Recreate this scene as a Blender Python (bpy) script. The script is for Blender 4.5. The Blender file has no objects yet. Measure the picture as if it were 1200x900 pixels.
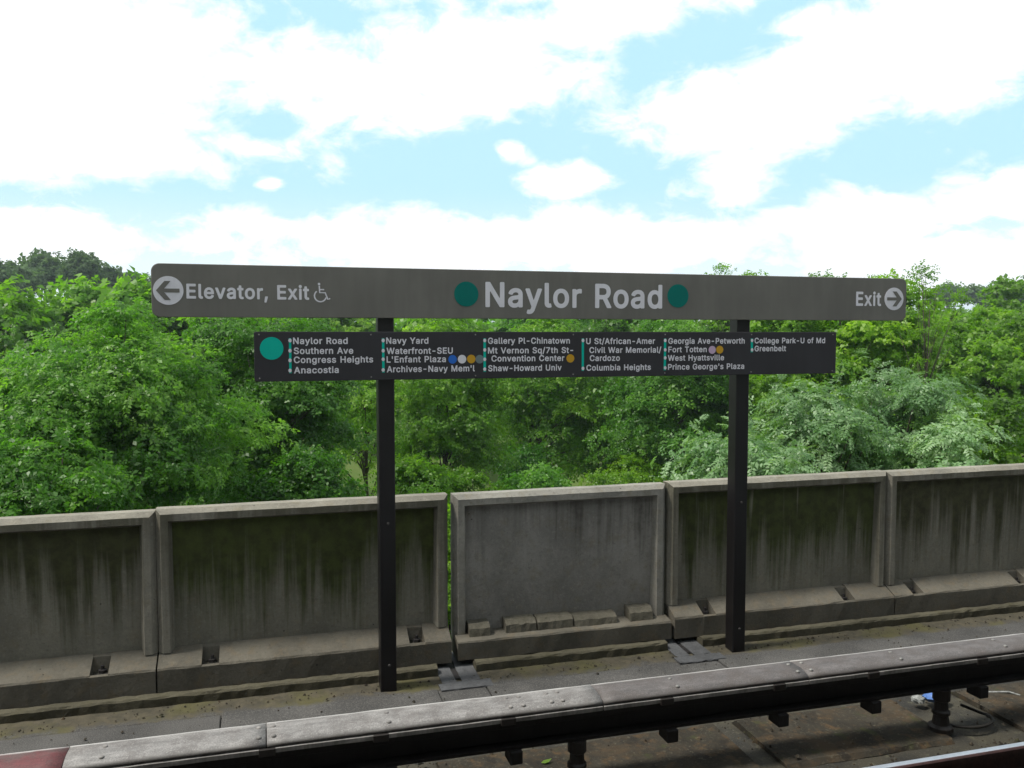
import bpy, math, random, os
import numpy as np
from mathutils import Vector, Matrix
rad = math.radians
random.seed(11); RNG = np.random.default_rng(11)
S = bpy.context.scene
COL = S.collection

# ------------------------------------------------------------------ camera
CAM_Z = 2.6                      # metres above the top of the running rail
YAW, PITCH, F = rad(15.951), rad(3.319), 1015.1
cam = bpy.data.cameras.new("camera"); cam_o = bpy.data.objects.new("camera", cam)
COL.objects.link(cam_o); S.camera = cam_o
cam.sensor_width = 36; cam.lens = F / 1200 * 36
cam.clip_start = 0.05; cam.clip_end = 6000
cam_o.location = (0, 0, CAM_Z)
cam_o.rotation_euler = (math.pi / 2 - PITCH, 0, -YAW)

# ------------------------------------------------------------------ light
SUN_EL, SUN_AZ = rad(60), rad(-91)    # azimuth from +Y (away from the platform) towards +X
SUN_STRENGTH, SUN_ANGLE = 4.4, rad(8)
SKY_STRENGTH = 0.10
CLOUD_STRENGTH = 1.25
S.view_settings.view_transform = 'Standard'
try: S.view_settings.look = 'None'
except Exception: pass
S.view_settings.exposure = 0.0
S.view_settings.gamma = 1.0
S.view_settings.use_curve_mapping = False
S.cycles.max_bounces = 8; S.cycles.diffuse_bounces = 5; S.cycles.transmission_bounces = 6
S.cycles.glossy_bounces = 2; S.cycles.transparent_max_bounces = 4
S.cycles.use_denoising = True
S.cycles.caustics_reflective = False; S.cycles.caustics_refractive = False

sun = bpy.data.lights.new("sun", 'SUN'); sun_o = bpy.data.objects.new("sun", sun); COL.objects.link(sun_o)
sun.energy = SUN_STRENGTH; sun.angle = SUN_ANGLE; sun.color = (1.0, 0.955, 0.88)
sd = Vector((math.sin(SUN_AZ) * math.cos(SUN_EL), math.cos(SUN_AZ) * math.cos(SUN_EL), math.sin(SUN_EL)))
sun_o.rotation_euler = sd.to_track_quat('Z', 'Y').to_euler()
sun_o.location = sd * 60

# ------------------------------------------------------------------ picture -> world helpers (1200 x 900 photo)
FW = Vector((math.sin(YAW) * math.cos(PITCH), math.cos(YAW) * math.cos(PITCH), -math.sin(PITCH)))
RT = Vector((math.cos(YAW), -math.sin(YAW), 0)); UP = RT.cross(FW)
def ray(px, py): return FW * F + RT * (px - 600) + UP * (450 - py)
def at(px, py, Y):
    d = ray(px, py); d = d * (Y / d.y); return Vector((d.x, d.y, d.z + CAM_Z))
def atz(px, py, z):
    d = ray(px, py); d = d * ((z - CAM_Z) / d.z); return Vector((d.x, d.y, d.z + CAM_Z))

# ------------------------------------------------------------------ node helpers
class NT:
    def __init__(s, tree): s.t = tree; tree.nodes.clear()
    def n(s, typ, **kw):
        nd = s.t.nodes.new(typ)
        for k, v in kw.items():
            if k.startswith('i_'):
                key = k[2:]; key = int(key) if key.isdigit() else key
                nd.inputs[key].default_value = v
            else: setattr(nd, k, v)
        return nd
    def l(s, a, b): s.t.links.new(a, b)
    def math(s, op, a, b=None, c=None, clamp=False):
        nd = s.n('ShaderNodeMath', operation=op); nd.use_clamp = clamp
        for i, v in enumerate((a, b, c)):
            if v is None: continue
            if isinstance(v, (int, float)): nd.inputs[i].default_value = v
            else: s.l(v, nd.inputs[i])
        return nd.outputs[0]
    def smooth(s, v, lo, hi):
        nd = s.n('ShaderNodeMapRange', interpolation_type='SMOOTHSTEP')
        s.l(v, nd.inputs[0]); nd.inputs[1].default_value = lo; nd.inputs[2].default_value = hi
        return nd.outputs[0]
    def mix(s, f, a, b, blend='MIX'):
        nd = s.n('ShaderNodeMix', data_type='RGBA', blend_type=blend)
        for i, v in ((0, f), (6, a), (7, b)):
            if isinstance(v, (int, float)): nd.inputs[i].default_value = v
            elif isinstance(v, tuple): nd.inputs[i].default_value = (v[0], v[1], v[2], 1)
            else: s.l(v, nd.inputs[i])
        return nd.outputs[2]
    def noise(s, vec, scale, detail=4, rough=.55, dist=0.0):
        nd = s.n('ShaderNodeTexNoise'); nd.inputs['Scale'].default_value = scale
        nd.inputs['Detail'].default_value = detail; nd.inputs['Roughness'].default_value = rough
        nd.inputs['Distortion'].default_value = dist
        if vec is not None: s.l(vec, nd.inputs['Vector'])
        return nd.outputs['Fac']
    def mapping(s, vec, scale=(1, 1, 1), loc=(0, 0, 0)):
        nd = s.n('ShaderNodeMapping'); s.l(vec, nd.inputs[0])
        nd.inputs['Scale'].default_value = scale; nd.inputs['Location'].default_value = loc
        return nd.outputs[0]

# ------------------------------------------------------------------ sky with clouds
W = bpy.data.worlds.new("World"); S.world = W; W.use_nodes = True
N = NT(W.node_tree)
out = N.n('ShaderNodeOutputWorld')
sky = N.n('ShaderNodeTexSky', sky_type='NISHITA'); sky.sun_disc = False
sky.sun_elevation = SUN_EL; sky.sun_rotation = SUN_AZ
sky.air_density = 1.0; sky.dust_density = 2.0; sky.ozone_density = 1.0
bg = N.n('ShaderNodeBackground'); bg.inputs[1].default_value = SKY_STRENGTH
veil = N.mix(0.72, sky.outputs[0], (6.9, 11.4, 12.9))      # thin high haze over the blue
N.l(veil, bg.inputs[0])
bgc = N.n('ShaderNodeBackground'); bgc.inputs[1].default_value = CLOUD_STRENGTH
tc = N.n('ShaderNodeTexCoord'); sep = N.n('ShaderNodeSeparateXYZ'); N.l(tc.outputs['Generated'], sep.inputs[0])
az = N.math('ARCTAN2', sep.outputs[0], sep.outputs[1]); el = N.math('ARCSINE', sep.outputs[2])
n1 = N.noise(N.mapping(tc.outputs['Generated'], (1, 1, 1.9)), 6.0, 11, .60, .3)
n3 = N.noise(N.mapping(tc.outputs['Generated'], (1, 1, 1.6), (9, 4, 2)), 19, 7, .62, .4)
n2 = N.noise(N.mapping(tc.outputs['Generated'], (1, 1, 2.2), (3, 1, 7)), 2.6, 3, .5)
def azel(px, py):
    d = ray(px, py).normalized(); return math.atan2(d.x, d.y), math.asin(d.z)
# cloud banks: (px, py, half width px, half height px, tilt)
BLOBS = [(70, 30, 230, 120, 0), (70, 160, 195, 60, 0), (370, 88, 180, 50, 0.0), (540, 75, 215, 70, .10), (720, 20, 190, 48, .2), (500, -50, 460, 60, 0),
         (830, 128, 130, 56, .0), (960, 95, 200, 66, .22), (1130, 30, 180, 78, .25), (935, 28, 40, 16, 0.2),
         (602, 178, 26, 16, -.3), (672, 210, 70, 20, .05), (862, 212, 64, 42, .1), (1195, 235, 34, 34, 0),
         (640, 294, 520, 50, 0), (1000, 268, 150, 42, .05), (60, 285, 120, 46, 0), (1120, 305, 210, 46, 0), (330, 266, 110, 26, -.1), (665, 95, 18, 10, .3), (315, 215, 20, 9, 0)]
mask = None
for (px, py, hw, hh, tl) in BLOBS:
    a0, e0 = azel(px, py); ra, re = hw / F, hh / F
    da = N.math('SUBTRACT', az, a0); de = N.math('SUBTRACT', el, e0)
    u = N.math('ADD', N.math('MULTIPLY', da, math.cos(tl) / ra), N.math('MULTIPLY', de, math.sin(tl) / ra))
    v = N.math('SUBTRACT', N.math('MULTIPLY', de, math.cos(tl) / re), N.math('MULTIPLY', da, math.sin(tl) / re))
    r = N.math('SQRT', N.math('ADD', N.math('MULTIPLY', u, u), N.math('MULTIPLY', v, v)))
    m = N.math('SUBTRACT', 1.35, r)
    m = N.math('MULTIPLY', m, 0.9)
    mask = m if mask is None else N.math('SMOOTH_MAX', mask, m, 0.12)
# elsewhere round the sky (behind the viewer) loose cloud from noise only
side = N.smooth(N.math('ABSOLUTE', N.math('SUBTRACT', az, YAW)), .62, .95)
hi = N.smooth(el, .38, .60)
other = N.math('MULTIPLY', N.math('MAXIMUM', side, hi), N.math('MULTIPLY', n2, 1.25))
mask = N.math('MAXIMUM', N.math('MAXIMUM', mask, -.6), other)
dens = N.math('ADD', N.math('ADD', mask, N.math('MULTIPLY', N.math('SUBTRACT', n1, .5), 2.3)), N.math('MULTIPLY', N.math('SUBTRACT', n3, .5), 1.5))
cl = N.math('MAXIMUM', N.smooth(dens, .12, .76), N.math('MULTIPLY', N.smooth(el, .17, .05), .62))
shade = N.mix(N.smooth(n2, .3, .7), (.95, .97, 1.0), (1, 1, 1)); N.l(shade, bgc.inputs[0])
mx = N.n('ShaderNodeMixShader'); N.l(cl, mx.inputs[0]); N.l(bg.outputs[0], mx.inputs[1]); N.l(bgc.outputs[0], mx.inputs[2])
N.l(mx.outputs[0], out.inputs[0])

# ------------------------------------------------------------------ materials
def new_mat(name):
    m = bpy.data.materials.new(name); m.use_nodes = True; n = NT(m.node_tree)
    o = n.n('ShaderNodeOutputMaterial'); b = n.n('ShaderNodeBsdfPrincipled'); n.l(b.outputs[0], o.inputs[0])
    return m, n, b
def bump(n, b, h, dist=.01, strength=.5):
    bp = n.n('ShaderNodeBump'); bp.inputs['Distance'].default_value = dist; bp.inputs['Strength'].default_value = strength
    n.l(h, bp.inputs['Height']); n.l(bp.outputs[0], b.inputs['Normal'])
def pos(n):
    return n.n('ShaderNodeNewGeometry').outputs['Position']
def xyz(n, v):
    s = n.n('ShaderNodeSeparateXYZ'); n.l(v, s.inputs[0]); return s.outputs

def mat_paint(name, col, rough=.5, var=.12, metal=0, spec=.4, scale=7):
    m, n, b = new_mat(name); p = pos(n)
    a = n.noise(p, scale, 6); c = n.noise(n.mapping(p, (3, 3, .35)), scale * 2, 4)
    f = n.math('ADD', n.math('MULTIPLY', a, .6), n.math('MULTIPLY', c, .4))
    dk = tuple(x * (1 - var) for x in col); lt = tuple(min(1, x * (1 + var)) for x in col)
    n.l(n.mix(n.smooth(f, .3, .7), dk, lt), b.inputs['Base Color'])
    b.inputs['Roughness'].default_value = rough; b.inputs['Metallic'].default_value = metal
    b.inputs['Specular IOR Level'].default_value = spec
    return m

def mat_concrete(name, col, stain=0.0, green=(.035, .04, .012), zt=1.2, zb=.3, rough=.9, speck=.5, warm=(.2, .17, .11), seed=0., edge=(.42, .62), mottle=1.0):
    """weathered concrete; stain>0 adds dark algae that runs down in streaks from the top"""
    m, n, b = new_mat(name); p = n.mapping(pos(n), (1, 1, 1), (seed, seed * .37, 0)); q = xyz(n, pos(n))
    big = n.noise(p, 2.1, 5, .6); mid = n.noise(p, 11, 6, .65); fine = n.noise(p, 70, 4, .7); grit = n.noise(p, 31, 5, .75)
    c = n.mix(n.smooth(big, .3, .72), tuple(x * (1 - .28 * mottle) for x in col), tuple(x * (1 + .15 * mottle) for x in col))
    c = n.mix(n.math('MULTIPLY', n.smooth(mid, .48, .75), .55 * mottle), c, warm)
    c = n.mix(n.math('MULTIPLY', n.smooth(fine, .5, .72), speck * .5), c, tuple(x * .45 for x in col))
    c = n.mix(n.math('MULTIPLY', n.smooth(fine, .5, .28), speck * .35), c, tuple(min(.8, x * 1.5) for x in col))
    c = n.mix(n.math('MULTIPLY', n.smooth(grit, .54, .70), .55), c, tuple(x * .5 for x in col))
    c = n.mix(n.math('MULTIPLY', n.smooth(grit, .46, .32), .45), c, tuple(min(.8, x * 1.35) for x in col))
    if stain > 0:
        st = n.noise(n.mapping(p, (6.5, 6.5, .22)), 1.0, 6, .62)         # vertical streaks
        st2 = n.noise(n.mapping(p, (34, 34, .5)), 1.0, 3, .6)
        zz = n.n('ShaderNodeMapRange'); n.l(q[2], zz.inputs[0]); zz.inputs[1].default_value = zb; zz.inputs[2].default_value = zt
        t = n.math('ADD', n.math('MULTIPLY', zz.outputs[0], .62), n.math('MULTIPLY', n.math('SUBTRACT', st, .5), 1.35))
        t = n.math('ADD', t, n.math('MULTIPLY', n.math('SUBTRACT', st2, .5), .4))
        t = n.math('ADD', t, n.math('MULTIPLY', n.math('SUBTRACT', big, .5), .5))
        nz = xyz(n, n.n('ShaderNodeNewGeometry').outputs['True Normal'])[2]
        f = n.math('MULTIPLY', n.math('MULTIPLY', n.smooth(t, edge[0] - .06, edge[1] + .08), stain), n.smooth(nz, .55, .2))
        gcol = n.mix(n.smooth(mid, .35, .65), green, tuple(x * .55 for x in green))
        c = n.mix(f, c, gcol)
        # pale lime runs
        lr = n.noise(n.mapping(p, (15, 15, .3), (5, 2, 1)), 1.0, 3, .5)
        lf = n.math('MULTIPLY', n.smooth(lr, .64, .74), n.smooth(n.noise(n.mapping(p, (3, 3, 2.5), (2, 8, 1)), 1, 2), .42, .6))
        c = n.mix(n.math('MULTIPLY', lf, .5), c, tuple(x * 1.25 for x in col))
        # dark pinholes
        vo = n.n('ShaderNodeTexVoronoi'); vo.inputs['Scale'].default_value = 5.5; n.l(p, vo.inputs['Vector'])
        c = n.mix(n.math('MULTIPLY', n.smooth(vo.outputs['Distance'], .05, .02), .8), c, (.015, .014, .012))
    n.l(c, b.inputs['Base Color']); b.inputs['Roughness'].default_value = rough
    b.inputs['Specular IOR Level'].default_value = .2
    h = n.math('ADD', n.math('ADD', n.math('MULTIPLY', fine, .5), grit), n.math('MULTIPLY', mid, .9)); bump(n, b, h, .007, .7)
    return m

M = {}
M['rim'] = mat_concrete('rim concrete', (.245, .23, .19), stain=.75, green=(.075, .072, .044), zt=1.35, zb=-.3, edge=(.25, .58))
M['rim_clean'] = mat_concrete('newer rim concrete', (.25, .24, .21), stain=.45, green=(.09, .084, .065), zt=2.2, zb=.1, seed=3.1)
M['face'] = [mat_concrete('stained concrete %d' % i, (.25, .238, .215) if i == 2 else (.215, .203, .163), stain=.95, green=g, zt=1.2, zb=.22, seed=i * 7.3 + 1, edge=e)
             for i, (g, e) in enumerate([((.047, .050, .016), (.13, .42)), ((.048, .060, .011), (.06, .38)), ((.13, .122, .105), (.34, .66)), ((.047, .058, .012), (.09, .40)), ((.052, .052, .021), (.11, .42))])]
M['toe'] = mat_concrete('toe concrete', (.122, .112, .090), stain=.45, green=(.05, .05, .025), zt=.9, zb=-.1, seed=9.2, warm=(.15, .115, .07))
M['mortar'] = mat_concrete('crumbling mortar', (.115, .106, .082), speck=1.0, seed=4.4, warm=(.05, .05, .03))
M['curb'] = mat_concrete('damp curb concrete', (.092, .084, .058), speck=.8, seed=2.2, warm=(.055, .05, .022))
M['plinth'] = mat_concrete('track plinth concrete', (.042, .037, .028), speck=1.0, seed=6.1, warm=(.10, .062, .030), mottle=1.6)
nt_ = M['plinth'].node_tree; n = NT.__new__(NT); n.t = nt_
b_ = [k for k in nt_.nodes if k.type == 'BSDF_PRINCIPLED'][0]; src = b_.inputs['Base Color'].links[0].from_socket
p = pos(n); f1 = n.noise(p, 1.7, 6, .65, .5); f2 = n.noise(n.mapping(p, (1, 1, 1), (4, 7, 0)), 4.5, 7, .7); f3 = n.noise(p, 34, 5, .7)
c = n.mix(n.math('MULTIPLY', n.smooth(f1, .50, .66), .75), src, (.066, .046, .027))
c = n.mix(n.math('MULTIPLY', n.smooth(f2, .55, .68), .8), c, (.046, .050, .020))
c = n.mix(n.math('MULTIPLY', n.smooth(f2, .46, .34), .8), c, (.020, .018, .015))
c = n.mix(n.math('MULTIPLY', n.smooth(f3, .56, .70), .6), c, (.125, .115, .085)); n.l(c, b_.inputs['Base Color'])
M['scupper'] = mat_concrete('wet scupper concrete', (.092, .094, .098), speck=.8, seed=8.1, warm=(.035, .036, .036))
M['platform'] = mat_concrete('platform concrete', (.25, .24, .22), speck=.4)
M['canopy'] = mat_concrete('canopy concrete', (.22, .215, .20), speck=.3)

# walkway: grey covers with a strip of yellowish grit along the curb
m, n, b = new_mat('walkway'); p = pos(n); q = xyz(n, p)
big = n.noise(p, 2.2, 5); mid = n.noise(p, 14, 6, .65); fine = n.noise(p, 130, 3, .6)
base = n.mix(n.smooth(big, .3, .7), (.040, .039, .037), (.080, .077, .073))
base = n.mix(n.math('MULTIPLY', n.smooth(fine, .48, .70), .6), base, (.19, .18, .165))
base = n.mix(n.math('MULTIPLY', n.smooth(fine, .5, .3), .6), base, (.03, .03, .03))
grit = n.mix(n.smooth(mid, .3, .7), (.042, .038, .024), (.085, .072, .046))
grit = n.mix(n.math('MULTIPLY', n.smooth(big, .45, .62), .6), grit, (.085, .08, .02))
grit = n.mix(n.math('MULTIPLY', n.smooth(fine, .5, .7), .5), grit, (.06, .045, .025))
lim = n.math('ADD', q[1], n.math('MULTIPLY', n.math('SUBTRACT', mid, .5), .22))
lim = n.math('ADD', lim, n.math('MULTIPLY', n.math('SUBTRACT', big, .5), .25))
n.l(n.mix(n.smooth(lim, 6.36, 6.47), base, grit), b.inputs['Base Color']); b.inputs['Roughness'].default_value = .85
bump(n, b, n.math('ADD', mid, fine), .006, .6); M['walkway'] = m
# track bed
m, n, b = new_mat('track bed'); p = pos(n)
big = n.noise(p, 2.6, 5); mid = n.noise(p, 15, 7, .7); fine = n.noise(p, 95, 3, .6)
c = n.mix(n.smooth(big, .35, .65), (.016, .015, .012), (.045, .040, .026))
c = n.mix(n.math('MULTIPLY', n.smooth(mid, .54, .7), .7), c, (.10, .095, .06))
c = n.mix(n.math('MULTIPLY', n.smooth(fine, .58, .72), .5), c, (.17, .16, .13))
n.l(c, b.inputs['Base Color']); b.inputs['Roughness'].default_value = .8; bump(n, b, n.math('ADD', mid, fine), .01, .7); M['bed'] = m
# weathered coverboard
def mat_cover(name, col, wear):
    m, n, b = new_mat(name); p = pos(n); q = xyz(n, p)
    lng = n.noise(n.mapping(p, (1.1, 16, 16)), 1.6, 6, .65); fine = n.noise(p, 120, 4, .65); mid = n.noise(p, 6, 6, .65)
    bl = n.noise(n.mapping(p, (3, 9, 9)), 2.4, 8, .7, .6)
    c = n.mix(n.smooth(n.math('ADD', n.math('MULTIPLY', lng, .35), n.math('MULTIPLY', bl, .65)), .32, .66), tuple(x * .55 for x in col), tuple(min(.8, x * 1.12) for x in col))
    c = n.mix(n.math('MULTIPLY', n.smooth(mid, .40, .64), min(1, wear * 1.4)), c, (.085, .072, .066))
    c = n.mix(n.math('MULTIPLY', n.smooth(fine, .50, .66), .6), c, tuple(x * .4 for x in col))
    c = n.mix(n.math('MULTIPLY', n.smooth(fine, .46, .34), .5), c, tuple(min(.8, x * 1.5) for x in col))
    # shading of the curved front painted along the dropped edge, with brake dust
    c = n.mix(n.math('MULTIPLY', n.smooth(n.math('ADD', q[1], n.math('MULTIPLY', fine, .02)), 4.905, 4.885), .55), c, (.07, .065, .06))
    # bright highlight line painted along the back edge
    c = n.mix(n.math('MULTIPLY', n.smooth(n.math('ADD', q[1], n.math('MULTIPLY', mid, .01)), 5.085, 5.098), .7), c, (.55, .54, .52))
    n.l(c, b.inputs['Base Color']); b.inputs['Roughness'].default_value = .6; bump(n, b, n.math('ADD', lng, fine), .003, .4)
    return m
M['cover_white'] = mat_cover('weathered white fibreglass', (.25, .24, .23), .4)
M['cover_grey'] = mat_cover('weathered grey fibreglass', (.125, .113, .11), .75)
M['cover_red'] = mat_cover('faded red fibreglass', (.135, .036, .038), .5)
M['cover_lip'] = mat_paint('grey fibreglass lip', (.20, .19, .18), .7, .4, scale=9)
M['black_steel'] = mat_paint('blackened steel', (.016, .014, .014), .7, .4)
M['insulator'] = mat_paint('dirty porcelain insulator', (.022, .018, .016), .5, .3)
M['bolt'] = mat_paint('dull bolt', (.20, .195, .185), .5, .3, metal=.3, scale=40)
M['rail_rust'] = mat_paint('rusted rail', (.040, .017, .016), .75, .45, scale=22)
M['rail_top'] = mat_paint('polished rail head', (.72, .68, .70), .30, .1, metal=1.0)
M['post'] = mat_paint('dark brown post paint', (.0085, .0072, .0075), .42, .12, spec=.35)
M['post_bolt'] = mat_paint('worn post bolt', (.055, .05, .048), .45, .2)
M['sign_brown'] = mat_paint('brown sign enamel', (.156, .148, .132), .5, .12, spec=.25, scale=2.2)
M['sign_black'] = mat_paint('black brown sign enamel', (.033, .031, .035), .5, .10, spec=.3, scale=3)
M['sign_edge'] = mat_paint('sign edge', (.10, .095, .09), .55, .1)
M['white'] = mat_paint('white vinyl', (.70, .68, .72), .6, .06)
M['green_dark'] = mat_paint('green vinyl', (.001, .15, .125), .6, .05, spec=.15)
M['green'] = mat_paint('bright green vinyl', (.001, .44, .34), .6, .05, spec=.15)
M['blue'] = mat_paint('blue vinyl', (.01, .13, .55), .5, .05)
M['yellow'] = mat_paint('orange vinyl', (.55, .30, .01), .5, .05)
M['grey'] = mat_paint('grey vinyl', (.15, .20, .21), .5, .05)
M['pink'] = mat_paint('pale pink vinyl', (.55, .40, .55), .5, .05)
M['bark'] = mat_paint('bark', (.065, .052, .04), .95, .5, scale=6)
M['bark_pale'] = mat_paint('grey bark', (.11, .095, .075), .95, .45, scale=6)
M['blue_plastic'] = mat_paint('blue plastic', (.07, .15, .38), .4, .5, scale=30)
M['paper'] = mat_paint('dirty paper', (.26, .27, .26), .8, .4, scale=40)
M['cable'] = mat_paint('black cable', (.02, .018, .015), .6, .3)
m, n, b = new_mat('ground'); p = pos(n)
big = n.noise(p, .05, 5); mid = n.noise(p, .8, 6, .7); fine = n.noise(p, 9, 4)
c = n.mix(n.smooth(big, .35, .65), (.075, .125, .028), (.11, .15, .04))
c = n.mix(n.math('MULTIPLY', n.smooth(mid, .5, .75), .5), c, (.16, .15, .07)); c = n.mix(n.math('MULTIPLY', fine, .4), c, (.04, .08, .015))
n.l(c, b.inputs['Base Color']); b.inputs['Roughness'].default_value = 1; b.inputs['Specular IOR Level'].default_value = .1; M['ground'] = m

def mat_leaf(name, dark, mid_, light, under, trans=.32, rough=.42, spec=.45):
    m = bpy.data.materials.new(name); m.use_nodes = True; n = NT(m.node_tree); o = n.n('ShaderNodeOutputMaterial')
    b = n.n('ShaderNodeBsdfPrincipled'); tr = n.n('ShaderNodeBsdfTranslucent'); mx = n.n('ShaderNodeMixShader')
    at_ = n.n('ShaderNodeAttribute', attribute_name='tone'); g = n.n('ShaderNodeNewGeometry')
    oi = n.n('ShaderNodeObjectInfo')
    t = at_.outputs['Fac']
    cr = n.n('ShaderNodeValToRGB'); e = cr.color_ramp.elements
    e[0].position = 0; e[0].color = (*dark, 1); e[1].position = 1; e[1].color = (*light, 1)
    k = e.new(.5); k.color = (*mid_, 1); n.l(t, cr.inputs[0])
    hs = n.n('ShaderNodeHueSaturation'); n.l(cr.outputs[0], hs.inputs['Color'])
    hs.inputs['Hue'].default_value = .5
    n.l(n.math('ADD', .90, n.math('MULTIPLY', oi.outputs['Random'], .2)), hs.inputs['Value'])
    col = n.mix(g.outputs['Backfacing'], hs.outputs[0], under)
    n.l(col, b.inputs['Base Color']); b.inputs['Roughness'].default_value = rough; b.inputs['Specular IOR Level'].default_value = spec
    tcol = n.mix(1.0, hs.outputs[0], (1.25, 1.45, .55), 'MULTIPLY'); n.l(tcol, tr.inputs[0])
    mx.inputs[0].default_value = trans; n.l(b.outputs[0], mx.inputs[1]); n.l(tr.outputs[0], mx.inputs[2]); n.l(mx.outputs[0], o.inputs[0])
    return m
L = {}
L['locust'] = mat_leaf('locust leaves', (.042, .125, .012), (.085, .225, .020), (.17, .335, .04), (.25, .36, .14), .54)
L['deep'] = mat_leaf('deep green leaves', (.034, .115, .010), (.070, .20, .016), (.13, .29, .028), (.13, .25, .05), .52)
L['fresh'] = mat_leaf('fresh green leaves', (.064, .165, .009), (.125, .275, .016), (.22, .38, .03), (.20, .33, .05), .55)
L['lime'] = mat_leaf('yellow green leaves', (.075, .170, .008), (.130, .270, .012), (.21, .36, .02), (.17, .30, .035), .52)
L['glaucous'] = mat_leaf('blue green leaves', (.066, .160, .045), (.150, .28, .105), (.30, .43, .23), (.28, .40, .21), .40, .42, .45)
L['far'] = mat_leaf('distant dark leaves', (.050, .095, .036), (.072, .130, .046), (.105, .175, .066), (.09, .14, .06), .4, .7, .2)

# ------------------------------------------------------------------ mesh helpers
class MB:
    def __init__(s): s.v = []; s.f = []
    def add(s, vs, fs):
        o = len(s.v); s.v += [tuple(v) for v in vs]; s.f += [tuple(i + o for i in f) for f in fs]; return s
    def box(s, x0, x1, y0, y1, z0, z1, c=0.0):
        if c <= 0:
            vs = [(x, y, z) for z in (z0, z1) for y in (y0, y1) for x in (x0, x1)]
            return s.add(vs, [(0, 2, 3, 1), (4, 5, 7, 6), (0, 1, 5, 4), (2, 6, 7, 3), (0, 4, 6, 2), (1, 3, 7, 5)])
        # chamfered box: 24 verts as three pairs of rectangles
        vs = []; idx = {}
        X = (x0, x1); Y = (y0, y1); Z = (z0, z1)
        for i in (0, 1):
            for j in (0, 1):
                for k in (0, 1):
                    sx, sy, sz = (1, -1)[i], (1, -1)[j], (1, -1)[k]
                    for a in range(3):
                        p = [X[i] + (c * sx if a != 0 else 0), Y[j] + (c * sy if a != 1 else 0), Z[k] + (c * sz if a != 2 else 0)]
                        idx[(i, j, k, a)] = len(vs); vs.append(p)
        fs = []
        for i in (0, 1):
            q = [idx[(i, j, k, 0)] for j, k in ((0, 0), (0, 1), (1, 1), (1, 0))]; fs.append(q if i == 0 else q[::-1])
            q = [idx[(j, i, k, 1)] for j, k in ((0, 0), (1, 0), (1, 1), (0, 1))]; fs.append(q if i == 0 else q[::-1])
            q = [idx[(j, k, i, 2)] for j, k in ((0, 0), (0, 1), (1, 1), (1, 0))]; fs.append(q if i == 0 else q[::-1])
        for i in (0, 1):
            for j in (0, 1):
                fs.append([idx[(i, j, 0, 0)], idx[(i, j, 1, 0)], idx[(i, j, 1, 1)], idx[(i, j, 0, 1)]])
                fs.append([idx[(i, 0, j, 0)], idx[(i, 1, j, 0)], idx[(i, 1, j, 2)], idx[(i, 0, j, 2)]])
                fs.append([idx[(0, i, j, 1)], idx[(1, i, j, 1)], idx[(1, i, j, 2)], idx[(0, i, j, 2)]])
                for k in (0, 1):
                    fs.append([idx[(i, j, k, 0)], idx[(i, j, k, 1)], idx[(i, j, k, 2)]])
        return s.add(vs, fs)
    def sweep_x(s, prof, x0, x1, step=.12, jit=0.0, caps=True, seed=0):
        """prof: closed list of (y, z); swept along X with slight unevenness"""
        rg = random.Random(seed); k = max(1, int(round((x1 - x0) / step))); vs = []; m_ = len(prof)
        for i in range(k + 1):
            x = x0 + (x1 - x0) * i / k
            for (y, z) in prof: vs.append((x + (rg.uniform(-jit, jit) if 0 < i < k else 0), y + rg.uniform(-jit, jit), z + rg.uniform(-jit, jit)))
        fs = []
        for i in range(k):
            for j in range(m_):
                a = i * m_ + j; b_ = i * m_ + (j + 1) % m_; fs.append((a, b_, b_ + m_, a + m_))
        if caps: fs.append(tuple(range(m_))[::-1]); fs.append(tuple(k * m_ + j for j in range(m_)))
        return s.add(vs, fs)
    def tube(s, pts, rads, seg=7):
        pts = [Vector(p) for p in pts]; vs = []; fs = []
        for i, p in enumerate(pts):
            d = (pts[min(i + 1, len(pts) - 1)] - pts[max(i - 1, 0)]).normalized()
            a = d.orthogonal().normalized() if abs(d.z) > .9 or d.length == 0 else Vector((-d.y, d.x, 0)).normalized()
            b_ = d.cross(a); r = rads[i] if isinstance(rads, (list, tuple)) else rads
            for k in range(seg):
                t = 2 * math.pi * k / seg; vs.append(p + a * (math.cos(t) * r) + b_ * (math.sin(t) * r))
        for i in range(len(pts) - 1):
            for k in range(seg):
                fs.append((i * seg + k, i * seg + (k + 1) % seg, (i + 1) * seg + (k + 1) % seg, (i + 1) * seg + k))
        fs.append(tuple(range(seg))[::-1]); fs.append(tuple((len(pts) - 1) * seg + k for k in range(seg)))
        return s.add(vs, fs)
    def dome(s, c, r, h, axis='z', seg=10):
        """a rounded bolt head rising along +z or -y"""
        vs = []; fs = []; rings = [(1, 0), (.95, .45), (.7, .8), (.3, .98)]
        for (rr, hh) in rings:
            for k in range(seg):
                t = 2 * math.pi * k / seg; u, w = math.cos(t) * r * rr, math.sin(t) * r * rr
                vs.append((c[0] + u, c[1] + w, c[2] + hh * h) if axis == 'z' else (c[0] + u, c[1] - hh * h, c[2] + w))
        for i in range(len(rings) - 1):
            for k in range(seg): fs.append((i * seg + k, i * seg + (k + 1) % seg, (i + 1) * seg + (k + 1) % seg, (i + 1) * seg + k))
        fs.append(tuple((len(rings) - 1) * seg + k for k in range(seg)))
        return s.add(vs, fs)
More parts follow.
